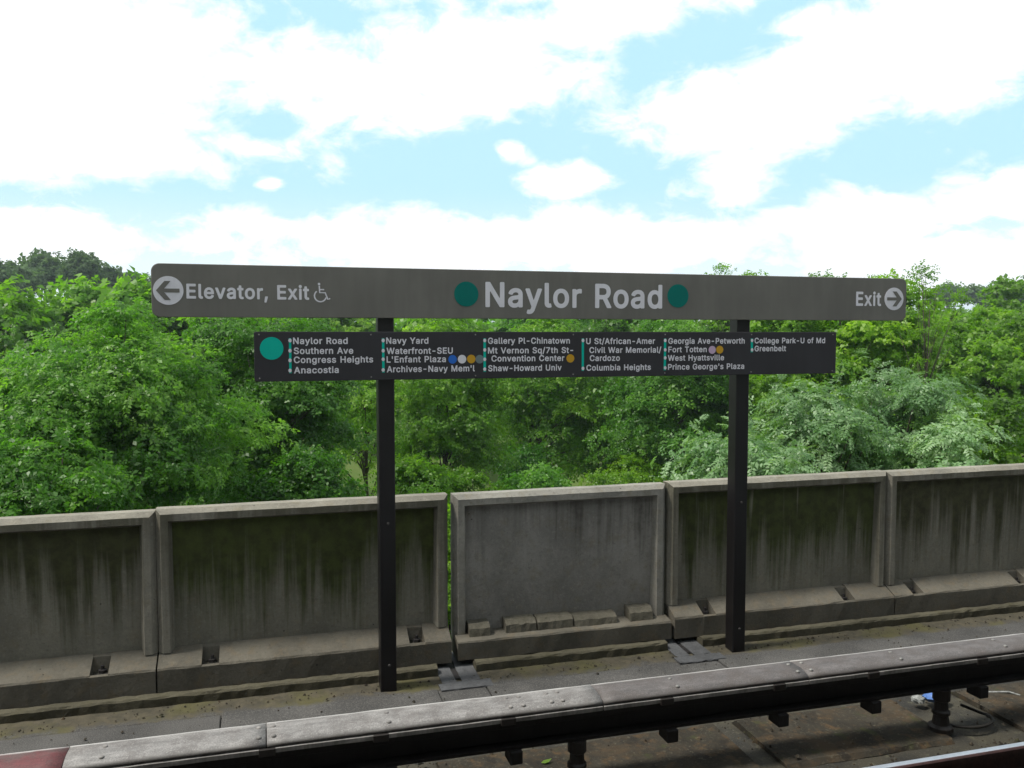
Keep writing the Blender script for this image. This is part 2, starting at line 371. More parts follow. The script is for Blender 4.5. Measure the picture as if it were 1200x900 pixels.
    def build(s, name, mat, parent=None, smooth=False, loc=None):
        me = bpy.data.meshes.new(name); me.from_pydata(s.v, [], s.f); me.validate(); me.update()
        import bmesh
        bm = bmesh.new(); bm.from_mesh(me); bmesh.ops.recalc_face_normals(bm, faces=bm.faces); bm.to_mesh(me); bm.free()
        if smooth:
            for p in me.polygons: p.use_smooth = True
        me.materials.append(mat); o = bpy.data.objects.new(name, me); COL.objects.link(o)
        if parent is not None:
            o.parent = parent; o.matrix_parent_inverse = Matrix.Translation(-parent.location)
        return o
def tag(o, label=None, cat=None, group=None, kind=None):
    if label: o['label'] = label
    if cat: o['category'] = cat
    if group: o['group'] = group
    if kind: o['kind'] = kind
    return o
def empty(name, loc, label, cat, group=None):
    o = bpy.data.objects.new(name, None); COL.objects.link(o); o.location = loc; o.empty_display_size = .2
    return tag(o, label, cat, group)

# ------------------------------------------------------------------ terrain
GZ = -6.0
def ground_h(x, y):
    d = math.hypot(x, y)
    h = GZ + 2.2 * math.sin(x * .021 + 1) * math.sin(y * .017) * min(1, d / 120)
    left = max(0, min(1, (-x - 2 + (y - 60) * .02) / 60)) * max(0, min(1, (y - 55) / 110)); h += 12 * left * left * (3 - 2 * left)
    right = max(0, min(1, (x - 90) / 120)) * max(0, min(1, (y - 40) / 110)); h += 9 * right * right * (3 - 2 * right)
    if d > 250: h -= (d - 250) * .012
    return h
xs = sorted(set([round(v, 2) for v in (list(np.linspace(-160, 260, 61)) + list(np.linspace(-2600, -160, 14)) + list(np.linspace(260, 2600, 14)))]))
ys = sorted(set([round(v, 2) for v in (list(np.linspace(-60, 260, 55)) + list(np.linspace(-900, -60, 6)) + list(np.linspace(260, 3600, 14)))]))
vs = [(x, y, ground_h(x, y)) for y in ys for x in xs]; nx = len(xs)
fs = [(j * nx + i, j * nx + i + 1, (j + 1) * nx + i + 1, (j + 1) * nx + i) for j in range(len(ys) - 1) for i in range(nx - 1)]
mb = MB(); mb.add(vs, fs); tag(mb.build('ground', M['ground'], smooth=True), kind='structure')

# ------------------------------------------------------------------ guideway, platform, canopy
XA, XB = -16.0, 26.0
ZW, ZD = -.115, -.25
mb = MB(); mb.box(XA, XB, 1.2, 5.70, ZD - .7, ZD, 0); tag(mb.build('track_bed', M['bed']), kind='structure')
mb = MB(); mb.box(XA, XB, 5.702, 7.25, -.95, ZW - .03)
edges = [XA, -7.6, -4.9, -2.3] + [atz(px, py, ZW).x for px, py in ((259, 843), (516, 815), (571, 806), (768, 780), (836, 770), (1020, 750))] + [7.2, 9.6, 13, 18, XB]
for i, (a, c_) in enumerate(zip(edges[:-1], edges[1:])):
    mb.box(a + .004, c_ - .004, 5.71, 6.385 + random.uniform(-.02, .015), ZW - .028, ZW + random.uniform(-.006, .006), .006)
mb.sweep_x([(6.36, ZW - .03), (6.39, ZW - .006), (6.50, ZW + .002), (6.60, ZW + .006), (6.66, ZW + .010), (6.66, ZW - .029)], XA, XB, .07, .004, seed=4)
tag(mb.build('walkway', M['walkway']), kind='structure')
mb = MB(); mb.box(XA, XB, -9, 1.75, -.9, .96); mb.box(XA, XB, -9, 1.98, .962, 1.07, .02); tag(mb.build('platform', M['platform']), kind='structure')
mb = MB()
mb.sweep_x([(2.5, 4.55), (2.5, 4.85), (-3, 4.72), (-9, 4.85), (-9, 4.55), (-3, 4.35)], -34, 40, 4)
for x in (-20, -6, 8, 22): mb.box(x - .3, x + .3, -3.4, -2.7, 1.072, 4.40, .03)
tag(mb.build('platform_canopy', M['canopy']), kind='structure')

# plinth pads under the running rail and on the bed
gp = [atz(836, 850, ZD + .04).x, atz(868, 850, ZD + .04).x, atz(1052, 826, ZD + .04).x, atz(1150, 826, ZD + .04).x]
mb = MB()
for i, (a, c_) in enumerate([(XA, .55), (1.05, gp[0]), (gp[1], gp[2]), (gp[3], gp[3] + 3.2), (gp[3] + 3.6, XB)]):
    mb.sweep_x([(4.80, ZD + .001), (4.83, ZD + .03), (5.45, ZD + .045), (5.52, ZD + .001)], a, c_, .1, .006, seed=i)
    mb.sweep_x([(3.95, ZD + .001), (3.98, ZD + .05), (4.60, ZD + .05), (4.66, ZD + .001)], a, c_, .1, .006, seed=i + 20)
tag(mb.build('track_plinth', M['plinth']), kind='structure')

# ------------------------------------------------------------------ running rail
def rail(Y, label):
    e = empty('running_rail', (0, Y, ZD + .05), label, 'rail')
    prof = [(-.070, -.170), (.070, -.170), (.070, -.158), (.010, -.140), (.008, -.046), (.034, -.034), (.034, -.008), (.026, -.001), (-.026, -.001), (-.034, -.008), (-.034, -.034), (-.008, -.046), (-.010, -.140), (-.070, -.158)]
    mb = MB(); mb.sweep_x([(Y + a, b_) for a, b_ in prof], XA, XB, 2); mb.build('rail_body', M['rail_rust'], e)
    mb = MB(); mb.sweep_x([(Y - .016, -.0009), (Y + .024, -.0009), (Y + .022, .0006), (Y - .014, .0006)], XA, XB, 2); mb.build('rail_head', M['rail_top'], e)
    for k in range(24):
        x = -6.2 + k * .76
        mb = MB(); mb.box(x - .09, x + .09, Y - .19, Y + .19, ZD + .052, -.172, .006)
        f = mb.build('rail_fastener', M['rail_rust'], e)
        for sy in (-1, 1):
            m2 = MB(); m2.dome((x, Y + sy * .13, -.171), .02, .03); m2.build('fastener_bolt', M['bolt'], f)
rail(4.26, 'rusty running rail with a shiny polished top in the near corner of the track')

# ------------------------------------------------------------------ third rail with coverboards
TR = empty('third_rail', (0, 4.99, ZD), 'covered third rail on black pedestals running along the track below the wall', 'third rail')
mb = MB(); prof = [(-.065, .075), (.065, .075), (.065, .095), (.015, .11), (.015, .19), (.045, .205), (.045, .262), (-.045, .262), (-.045, .205), (-.015, .19), (-.015, .11), (-.065, .095)]
mb.sweep_x([(4.99 + a, b_) for a, b_ in prof], XA, XB, 3); mb.build('contact_rail', M['black_steel'], TR)
mb = MB(); mb.box(XA, XB, 5.07, 5.085, .02, .325); mb.build('shade_backing', M['black_steel'], TR)  # added dark sheet standing in for the shaded space under the cover
def cx(px, py):
    d = ray(px, py); return 4.95 * d.x / d.y
def cover(x0, x1, mat, bolts, label=None):
    prof = [(5.100, .330), (5.102, .346), (5.092, .352), (5.080, .349), (5.02, .353), (4.97, .352), (4.93, .347), (4.90, .338), (4.880, .326), (4.874, .312), (4.880, .308), (4.905, .324), (4.95, .334), (5.05, .333)]
    mb = MB(); mb.sweep_x(prof, x0 + .003, x1 - .003, .1, .0012, seed=int(x0 * 100)); o = mb.build('coverboard', mat, TR, smooth=True)
    if label: o['label'] = label
    mb = MB(); mb.sweep_x([(4.868, .276), (4.868, .300), (4.885, .306), (4.905, .30), (4.885, .276)], x0 + .004, x1 - .004, .1, .001, seed=3); mb.build('coverboard_lip', M['cover_lip'], o)
    for bx in bolts:
        for (by, bz) in ((4.925, .3455), (5.035, .3515)):
            m2 = MB(); m2.dome((bx, by, bz), .015, .010); m2.build('cover_bolt', M['bolt'] if mat != M['cover_white'] else M['cover_lip'], o, smooth=True)
xr = cx(75, 888)
J = [-8.2, -4.1, xr, cx(312, 862), cx(940, 785), 7.6, 11.7, 16]
cover(J[0], J[1], M['cover_white'], [-8.1, -6, -4.2]); cover(J[1], J[2] - 0, M['cover_red'], [-4.0, -2.2], 'faded red length of the coverboard')
cover(J[2], J[3], M['cover_white'], [cx(120, 880), J[3] - .04], 'weathered white length of the coverboard')
cover(J[3], 1.98, M['cover_white'], [J[3] + .04, cx(455, 840), cx(597, 818), cx(612, 816), cx(645, 812), cx(658, 810)], 'weathered white length of the coverboard with a line of bolts')
cover(1.98, J[4], M['cover_grey'], [cx(792, 795), J[4] - .05])
cover(J[4], J[5], M['cover_grey'], [J[4] + .05, cx(1053, 765), cx(1175, 752), J[5] - .05]); cover(J[5], J[6], M['cover_grey'], [8, 10]); cover(J[6], J[7], M['cover_grey'], [12, 14])
for x in (-5.2, -4.4, -3.4, -2.55, -1.75, -.92, -.02, .61, 1.37, 2.41, 3.22, 3.95, 4.86, 5.65, 6.5, 7.3, 8.2, 9, 9.8):
    mb = MB(); mb.box(x - .045, x + .045, 4.860, 4.884, .262, .3035, .003); b1 = mb.build('bracket', M['insulator'], TR)
    mb = MB(); mb.box(x + .02, x + .10, 4.90, 5.03, -.01, .0745, .006); mb.build('bracket_foot', M['black_steel'], TR)
for x in (-6.6, -3.7, -.93, 1.84, 4.60, 7.4, 10.2):
    mb = MB(); rings = [(ZD + .03, .085), (ZD + .06, .085), (ZD + .075, .06), (ZD + .14, .05), (ZD + .15, .062), (ZD + .17, .062), (ZD + .18, .048), (ZD + .24, .045), (ZD + .25, .06), (.076, .06)]
    mb.tube([(x, 4.96, z) for z, r in rings], [r for z, r in rings], 14); mb.build('pedestal', M['insulator'], TR)

# ------------------------------------------------------------------ curb ledge under the panels
gA = [atz(509, 785, ZW).x, atz(556, 785, ZW).x, atz(768, 752, ZW).x, atz(808, 748, ZW).x]
for i, (a, c_, lab) in enumerate([(XA, gA[0], 'low damp concrete curb below the mossy panels on the left'), (gA[1], gA[2], 'short low curb below the plain grey panel'), (gA[3], XB, 'low mossy curb below the panels on the right')]):
    prof = [(6.62, ZW - .02), (6.62, -.05), (6.632, -.036), (6.685, -.032), (6.70, -.058), (6.80, -.058), (7.02, -.058), (7.02, ZW - .02)]
    mb = MB(); mb.sweep_x(prof, a, c_, .06, .0045, seed=i + 3); tag(mb.build('curb', M['curb']), lab, 'curb')
for i, (a, c_, lab) in enumerate([(gA[0], gA[1], 'dark wet drain chute in the gap beside the left sign post'), (gA[2], gA[3], 'dark wet drain chute in the gap beside the right sign post')]):
    e = empty('drain_chute', ((a + c_) / 2, 6.7, ZW), lab, 'drain', 'drain chutes between the curbs')
    xm = (a + c_) / 2 - .02
    mb = MB()
    for (p0, p1) in ((a + .004, xm - .02), (xm + .025, c_ - .004)):
        mb.sweep_x([(6.46, ZW + .004), (6.47, ZW + .012), (6.68, ZW + .020), (7.0, ZW + .05), (7.0, ZW - .02), (6.67, ZW - .02), (6.655, ZW + .012)], p0, p1, .05, .003, seed=i)
    mb.build('chute_plate', M['scupper'], e)
    mb = MB(); mb.box(xm - .018, xm + .023, 6.52, 7.0, ZW + .0065, ZW + .0125); mb.build('drain_slot', M['black_steel'], e)
    mb = MB(); mb.sweep_x([(6.33, ZW + .001), (6.332, ZW + .010), (6.452, ZW + .014), (6.454, ZW + .002)], a - .03, c_ + .07, .04, .003, seed=8 + i); mb.build('cover_plank', M['scupper'], e)

# ------------------------------------------------------------------ parapet panels
def poly_u(x0, x1, zb, zt, d, rg, jit, step=.12):
    P = []
    def seg(a, b_, n_):
        for k in range(n_):
            t = k / n_; P.append((a[0] + (b_[0] - a[0]) * t + (rg.uniform(-jit, jit) if 0 < k else 0), a[1] + (b_[1] - a[1]) * t + (rg.uniform(-jit, jit) if 0 < k else 0)))
    n1_, n2_ = int(1.2 / step), int((x1 - x0) / step)
    a, b_, c_, e_ = (x0 + d, zb), (x0 + d, zt - d), (x1 - d, zt - d), (x1 - d, zb)
    seg(a, b_, n1_); seg(b_, c_, n2_); seg(c_, e_, n1_); P.append(e_)
    return P
ZT = 2.6 - 1.312
pk_ = lambda px, py: 6.82 * (ray(px, py).x / ray(px, py).y)
def panel(x0, x1, idx, label, rim_mat, toe_mat, pockets, dz=0.0, lean=0.0, rubble=False):
    e = empty('parapet_panel', ((x0 + x1) / 2, 6.9, -.05), label, 'wall panel', 'concrete parapet panels along the track')
    rg = random.Random(idx); zt = ZT + dz
    y0 = lean
    toe_z = .225
    # rim: inset, y
    prof = [(.030, 7.00), (.0, 6.975), (.0, 6.882), (.036, 6.842), (.088, 6.842), (.125, 6.945)]
    mb = MB(); rows = [poly_u(x0, x1, .08 if rubble else toe_z - .02, zt, d, random.Random(idx * 10 + k), .0018) for k, (d, y) in enumerate(prof)]
    vs = []; m_ = len(rows[0])
    for (d, y), row in zip(prof, rows):
        for (x, z) in row: vs.append((x, y + y0 + rg.uniform(-.001, .001), z))
    fs = [(k * m_ + i, k * m_ + i + 1, (k + 1) * m_ + i + 1, (k + 1) * m_ + i) for k in range(len(prof) - 1) for i in range(m_ - 1)]
    mb.add(vs, fs); mb.build('rim', rim_mat, e)
    # recessed face, a little deeper at the bottom
    mb = MB(); xa, xb = x0 + .112, x1 - .112
    mb.add([(xa, 6.900 + y0, zt - .10), (xb, 6.900 + y0, zt - .10), (xb, 6.932 + y0, .02), (xa, 6.932 + y0, .02),
            (xa, 6.985 + y0, zt - .10), (xb, 6.985 + y0, zt - .10), (xb, 6.985 + y0, .02), (xa, 6.985 + y0, .02)],
           [(0, 1, 2, 3), (4, 7, 6, 5), (0, 4, 5, 1), (2, 6, 7, 3), (0, 3, 7, 4), (1, 5, 6, 2)])
    mb.build('recessed_face', M['face'][idx % 5], e)
    # toe with pockets
    full = [(6.722, -.052), (6.72, .120), (6.728, .134), (6.905, toe_z), (6.975, toe_z), (6.975, -.052)]
    low = [(6.722, -.052), (6.72, .120), (6.735, .134), (6.748, .104), (6.872, .108), (6.884, .213), (6.975, .224), (6.975, -.052)]
    if rubble: full = [(6.722, -.045), (6.72, .095), (6.728, .108), (6.84, .125), (6.975, .125), (6.975, -.045)]
    cuts = [x0 + .004]; mb = MB()
    for pk in pockets: cuts += [pk - .062, pk + .062]
    cuts.append(x1 - .004)
    for k in range(len(cuts) - 1):
        pr = full if k % 2 == 0 else low
        mb.sweep_x([(y + y0, z) for y, z in pr], cuts[k], cuts[k + 1], .1, .003, seed=idx * 7 + k)
    toe = mb.build('toe', toe_mat, e)
    for pk in pockets:
        m2 = MB(); m2.tube([(pk + .01, 6.83 + y0, .10), (pk + .01, 6.83 + y0, .135), (pk + .01, 6.83 + y0, .137), (pk + .01, 6.83 + y0, .165)], [.032, .032, .014, .014], 6)
        m2.build('anchor_bolt', M['black_steel'], toe)
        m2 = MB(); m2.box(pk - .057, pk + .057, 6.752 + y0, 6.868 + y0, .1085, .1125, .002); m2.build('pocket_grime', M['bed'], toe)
    if rubble:
        rg2 = random.Random(5)
        for (pa, pb) in ((549, 574), (592, 628), (629, 671), (672, 722), (737, 764)):
            xa_, xb_ = pk_(pa, 715), pk_(pb, 712); h = rg2.uniform(.070, .095)
            chips = MB(); chips.sweep_x([(6.785 + rg2.uniform(-.01, .01), .10), (6.80, .120 + h * .7), (6.835, .124 + h), (6.93, .13 + h), (6.93, .10)], xa_ + .003, xb_ - .003, .045, .0045, seed=int(xa_ * 977)); chips.build('mortar_lump', M['mortar'], e)
    return e
gx = lambda px, py: 6.84 * (ray(px, py).x / ray(px, py).y)
pk = lambda px, py: 6.82 * (ray(px, py).x / ray(px, py).y)
XG = [gx(181, 600), gx(525.5, 585), gx(532, 585), gx(783.5, 575), gx(1042, 565)]
panel(-5.35, -3.07, 5, 'mossy concrete parapet panel at the far left end of the row', M['rim'], M['toe'], [-3.4])
panel(-3.06, XG[0] - .002, 0, 'dark stained concrete panel at the left edge of the photo', M['rim'], M['toe'], [-2.7, pk(118, 774)], dz=-.01)
panel(XG[0] + .002, XG[1], 1, 'wide mossy concrete panel behind the left sign post', M['rim'], M['toe'], [pk(247, 761), pk(487, 744)], dz=.004)
panel(XG[2], XG[3] - .012, 2, 'narrower plain grey concrete panel between the two sign posts', M['rim_clean'], M['toe'], [], dz=-.004, lean=.004, rubble=True)
panel(XG[3] + .012, XG[4] - .002, 3, 'mossy concrete panel behind the right sign post', M['rim'], M['toe'], [pk(826, 704), pk(989, 690)], dz=.006)
panel(XG[4] + .002, 7.56, 4, 'brownish stained concrete panel right of the right sign post', M['rim'], M['toe'], [pk(1069, 682), 7.2], dz=.0)
panel(7.58, 9.86, 8, 'concrete panel cut off by the right edge of the photo', M['rim'], M['toe'], [8.0, 9.4])

# ------------------------------------------------------------------ station sign
YS = 6.43
SG = empty('station_sign', (at(650, 786, YS).x, 6.51, ZW), 'long brown station name sign with a black line map below it on two dark posts', 'sign')
def sp(px, py, y=YS): return at(px, py, y)
for (pxt, pxb, yb) in ((451.0, 457.0, 806), (866.7, 864.5, 760)):
    yf = 6.45; p = at(pxb, yb - 20, yf)
    xc = p.x
    if pxt > 800: xc = at(868.3, 600, yf).x - .001
    else: xc = at(454.0, 600, yf).x
    hw = .0605; mb = MB(); mb.box(xc - hw, xc + hw, yf, yf + .125, ZW - .02, at(600, 330, yf).z, .005)
    po = mb.build('post', M['post'], SG)
    for zz in (at(600, 605, yf).z - .0, ZW + .20):
        m2 = MB(); m2.dome((xc + .005, yf - .0005, zz), .011, .006, 'y'); m2.build('bolt', M['post_bolt'], po, smooth=True)
def round_rect(x0, x1, z0, z1, r, y0, y1, n_=8):
    P = []
    for (cx_, cz_, a0) in ((x1 - r, z1 - r, 0), (x0 + r, z1 - r, 90), (x0 + r, z0 + r, 180), (x1 - r, z0 + r, 270)):
        for k in range(n_ + 1):
            t = rad(a0 + 90 * k / n_); P.append((cx_ + math.cos(t) * r, cz_ + math.sin(t) * r))
    m_ = len(P); c = .003; vs = []
    cxm, czm = (x0 + x1) / 2, (z0 + z1) / 2
    def ins(p, d): return (p[0] + (d if p[0] < cxm else -d), p[1] + (d if p[1] < czm else -d))
    for (d, y) in ((c, y0), (0, y0 + c), (0, y1 - c), (c, y1)):
        for p in P: q_ = ins(p, d); vs.append((q_[0], y, q_[1]))
    fs = [(k * m_ + i, k * m_ + (i + 1) % m_, (k + 1) * m_ + (i + 1) % m_, (k + 1) * m_ + i) for k in range(3) for i in range(m_)]
    fs += [tuple(range(m_)), tuple(3 * m_ + i for i in range(m_))[::-1]]
    mb = MB(); mb.add(vs, fs); return mb
YF = 6.405                      # front of the sign faces
tl, br = at(176.5, 309, YF), at(1061.5, 375, YF)
zt_, zb_ = (at(190, 308.8, YF).z + at(1050, 326, YF).z) / 2, (at(190, 372.6, YF).z + at(1040, 374.8, YF).z) / 2
top_panel = round_rect(tl.x, br.x, zb_, zt_, .055, YF, YF + .043).build('name_panel', M['sign_brown'], SG)
tl2, br2 = at(297.3, 388, YF), at(980.3, 390, YF)
zt2, zb2 = (at(300, 387.5, YF).z + at(978, 390, YF).z) / 2, (at(300, 446.5, YF).z + at(978, 438.3, YF).z) / 2
map_panel = round_rect(tl2.x, br2.x, zb2, zt2, .012, YF, YF + .043).build('line_map_panel', M['sign_black'], SG)

def disc(px, py, r, mat, name, parent, y=YF - .0012, seg=40, th=.0018):
    p = at(px, py, YF); mb = MB(); mb.tube([(p.x, y, p.z), (p.x, y - th, p.z)], r, seg)
    # tube() builds its ring around the axis; recalc normals handles winding
    return mb.build(name, mat, parent)
def prism(pts, mat, name, parent, y, th=.0018):
    k = len(pts); vs = [(x, y, z) for x, z in pts] + [(x, y - th, z) for x, z in pts]
    mb = MB(); mb.add(vs, [tuple(range(k)), tuple(range(k, 2 * k))[::-1]] + [(i, (i + 1) % k, k + (i + 1) % k, k + i) for i in range(k)])
    return mb.build(name, mat, parent)
FONT = None
try:
    for base in (bpy.utils.system_resource('DATAFILES', path='fonts'),):
        fp = os.path.join(base, 'Inter.woff2')
        if os.path.exists(fp): FONT = bpy.data.fonts.load(fp)
except Exception: FONT = None
DG = bpy.context.evaluated_depsgraph_get
def contours(body):
    """outlines of a line of type as closed polylines, split per glyph contour"""
    cu = bpy.data.curves.new('t', 'FONT'); cu.body = body
    if FONT: cu.font = FONT
    cu.size = 1; cu.resolution_u = 5; cu.fill_mode = 'NONE' if hasattr(cu, 'fill_mode') else cu.fill_mode
    cu.space_character = 1.07; cu.space_word = 1.2
    o = bpy.data.objects.new('t', cu); COL.objects.link(o); bpy.context.view_layer.update()
    me = bpy.data.meshes.new_from_object(o.evaluated_get(DG())); bpy.data.objects.remove(o)
    nb = {}
    for e in me.edges:
        a, b_ = e.vertices; nb.setdefault(a, []).append(b_); nb.setdefault(b_, []).append(a)
    seen = set(); out_ = []
    for e in me.edges:
        a, b_ = e.vertices
        if a in seen: continue
        loop = [a]; seen.add(a); prev, cur = a, b_
        while cur != a and cur not in seen:
            loop.append(cur); seen.add(cur); nx_ = [k for k in nb[cur] if k != prev]; prev, cur = cur, (nx_[0] if nx_ else a)
        P = [(me.vertices[i].co.x, me.vertices[i].co.y) for i in loop]; Q = []
        for p in P:
            if not Q or math.hypot(p[0] - Q[-1][0], p[1] - Q[-1][1]) > 1e-4: Q.append(p)
        if math.hypot(Q[0][0] - Q[-1][0], Q[0][1] - Q[-1][1]) < 1e-4: Q.pop()
        if len(Q) > 2: out_.append(Q)
    bpy.data.meshes.remove(me); return out_
H_ = [p for l_ in contours('H') for p in l_]; H_LO, H_HI = min(p[1] for p in H_), max(p[1] for p in H_)
GLY = {}
def letter_faces(loops, bold, res):
    """bold filled outline of one letter: non-zero winding plus a distance to the outline, contoured on a fine grid"""
    A = np.concatenate([np.array(l_) for l_ in loops]); B = np.concatenate([np.roll(np.array(l_), -1, 0) for l_ in loops])
    lo = A.min(0) - bold - 1.6 / res; hi_ = A.max(0) + bold + 1.6 / res
    nx_, ny_ = (np.ceil((hi_ - lo) * res).astype(int) + 1)
    gx_, gy_ = lo[0] + np.arange(nx_) / res, lo[1] + np.arange(ny_) / res
    G = np.stack(np.meshgrid(gx_, gy_), -1).reshape(-1, 1, 2); d = B - A
    t = np.clip(((G - A) * d).sum(-1) / ((d * d).sum(-1) + 1e-12), 0, 1); dist = np.sqrt(((G - A - t[..., None] * d) ** 2).sum(-1)).min(1)
    up_ = (A[:, 1] <= G[..., 1]) & (B[:, 1] > G[..., 1]); dn_ = (A[:, 1] > G[..., 1]) & (B[:, 1] <= G[..., 1])
    cr = d[:, 0] * (G[..., 1] - A[:, 1]) - d[:, 1] * (G[..., 0] - A[:, 0])
    wn = (up_ & (cr > 0)).sum(1) - (dn_ & (cr < 0)).sum(1)
    f = (np.where(wn != 0, -dist, dist) - bold).reshape(ny_, nx_)
    vs, fs = [], []
    for j in range(ny_ - 1):
        run = None
        for i in range(nx_ - 1):
            c = (f[j, i], f[j, i + 1], f[j + 1, i + 1], f[j + 1, i]); full = all(v < 0 for v in c)
            if full and run is None: run = i
            if run is not None and not full:
                o_ = len(vs); vs += [(gx_[run], gy_[j]), (gx_[i], gy_[j]), (gx_[i], gy_[j + 1]), (gx_[run], gy_[j + 1])]; fs.append((o_, o_ + 1, o_ + 2, o_ + 3)); run = None
            if full or all(v >= 0 for v in c): continue
            q = ((gx_[i], gy_[j]), (gx_[i + 1], gy_[j]), (gx_[i + 1], gy_[j + 1]), (gx_[i], gy_[j + 1])); P = []
            for k in range(4):
                a, b_ = c[k], c[(k + 1) % 4]; p, r = q[k], q[(k + 1) % 4]
                if a < 0: P.append(p)
                if (a < 0) != (b_ < 0): u = a / (a - b_); P.append((p[0] + (r[0] - p[0]) * u, p[1] + (r[1] - p[1]) * u))
            if len(P) > 2: o_ = len(vs); vs += P; fs.append(tuple(range(o_, o_ + len(P))))
    return np.array(vs), fs
def text(body, pl, pr, cap, mat, parent, name='lettering', bold=.021, y=YF - .0012, res=44):
    """pl: (px,py) left end of the baseline, pr: px of the right end, cap: capital height in metres"""
    loops = sorted(contours(body), key=lambda l_: min(p[0] for p in l_)); groups = []
    for l_ in loops:
        x0, x1 = min(p[0] for p in l_), max(p[0] for p in l_)
        if groups and x0 < groups[-1][1] + .01: groups[-1][0].append(l_); groups[-1][1] = max(groups[-1][1], x1)
        else: groups.append([[l_], x1])
    V_, F_ = [], []; o_ = 0
    for g_, _ in groups:
        v, f = letter_faces(g_, bold, res); V_.append(v); F_ += [tuple(k + o_ for k in q) for q in f]; o_ += len(v)
    V_ = np.concatenate(V_); sz = cap / (H_HI - H_LO + 2 * bold); a, b_ = at(pl[0], pl[1], YF), at(pr, pl[1], YF)
    x0, x1 = V_[:, 0].min(), V_[:, 0].max(); sx = (b_.x - a.x) / (x1 - x0)
    me = bpy.data.meshes.new(name); me.from_pydata([(a.x + (p[0] - x0) * sx, y - .0012, a.z + (p[1] - H_LO + bold) * sz) for p in V_], [], F_); me.update()
    me.materials.append(mat); ob = bpy.data.objects.new(name, me); COL.objects.link(ob); ob.parent = parent
    return ob
def par(o): o.matrix_parent_inverse = Matrix.Identity(4); return o
s1 = (at(600, 340, YF).z - at(600, 341, YF).z)    # metres per photo pixel near the middle
# upper sign
def scale_at(px): return at(px, 350, YF).z - at(px, 351, YF).z
def arrow(px, py, r, sgn, parent):
    p = at(px, py, YF); d = disc(px, py, r, M['white'], 'arrow_disc', parent); par(d)
    pts = [(-.80, 0), (-.24, .66), (.16, .66), (-.26, .135), (.74, .135), (.74, -.135), (-.26, -.135), (.16, -.66), (-.24, -.66)]
    a = prism([(p.x + sgn * x * r, p.z + z * r) for x, z in pts], M['sign_brown'], 'arrow', d, YF - .0034); par(a)
arrow(197.2, 340.4, .0985, 1, top_panel)
arrow(1047.5, 350.3, .0985, -1, top_panel)
par(text('Elevator, Exit', (218.6, 349.9), 362.4, 17.2 * scale_at(290), M['white'], top_panel))
par(text('Naylor Road', (568.7, 359.9), 775.8, 28.8 * scale_at(670), M['white'], top_panel, res=80))
par(text('Exit', (1002.8, 358.4), 1032.3, 16.6 * scale_at(1017), M['white'], top_panel))
par(disc(546.4, 344.6, .094, M['green_dark'], 'line_dot', top_panel)); par(disc(794.4, 346.8, .094, M['green_dark'], 'line_dot', top_panel))
# wheelchair symbol: head, body stroke and wheel arc
wc = at(376.5, 343, YF); u_ = 22.5 * scale_at(376)       # symbol height
mb = MB()
def stroke(pts, w, z_off=0.0):
    k = len(pts); vs = []; 
    for i, (x, z) in enumerate(pts):
        a = pts[max(i - 1, 0)]; b_ = pts[min(i + 1, k - 1)]; dx, dz = b_[0] - a[0], b_[1] - a[1]; ln = math.hypot(dx, dz); nx_, nz_ = -dz / ln * w / 2, dx / ln * w / 2
        for s_ in (1, -1):
            for yy in (YF - .0012, YF - .0024 - z_off): vs.append((wc.x + (x + s_ * nx_) * u_, yy, wc.z + (z + s_ * nz_) * u_))
    fs = []
    for i in range(k - 1):
        a = i * 4; b_ = a + 4; fs += [(a, a + 1, b_ + 1, b_), (a + 2, b_ + 2, b_ + 3, a + 3), (a + 1, a + 3, b_ + 3, b_ + 1), (a, b_, b_ + 2, a + 2)]
    fs += [(0, 2, 3, 1), ((k - 1) * 4, (k - 1) * 4 + 1, (k - 1) * 4 + 3, (k - 1) * 4 + 2)]
    mb.add(vs, fs)
stroke([(-.10, .36), (-.08, .0), (.20, .0), (.33, -.34), (.45, -.30)], .075)
stroke([(-.09, .16), (.15, .16)], .065, .0002)
stroke([(-.05 + .30 * math.cos(t), -.17 + .30 * math.sin(t)) for t in np.linspace(rad(128), rad(345), 22)], .07, .0004)
hd = [(-.11 + .065 * math.cos(t), .45 + .065 * math.sin(t)) for t in np.linspace(0, 2 * math.pi, 17)[:-1]]
mb.add([(wc.x + x * u_, YF - .0012, wc.z + z * u_) for x, z in hd] + [(wc.x + x * u_, YF - .0026, wc.z + z * u_) for x, z in hd],
       [tuple(range(16)), tuple(range(16, 32))[::-1]] + [(i, (i + 1) % 16, 16 + (i + 1) % 16, 16 + i) for i in range(16)])
par(mb.build('wheelchair_symbol', M['white'], top_panel))
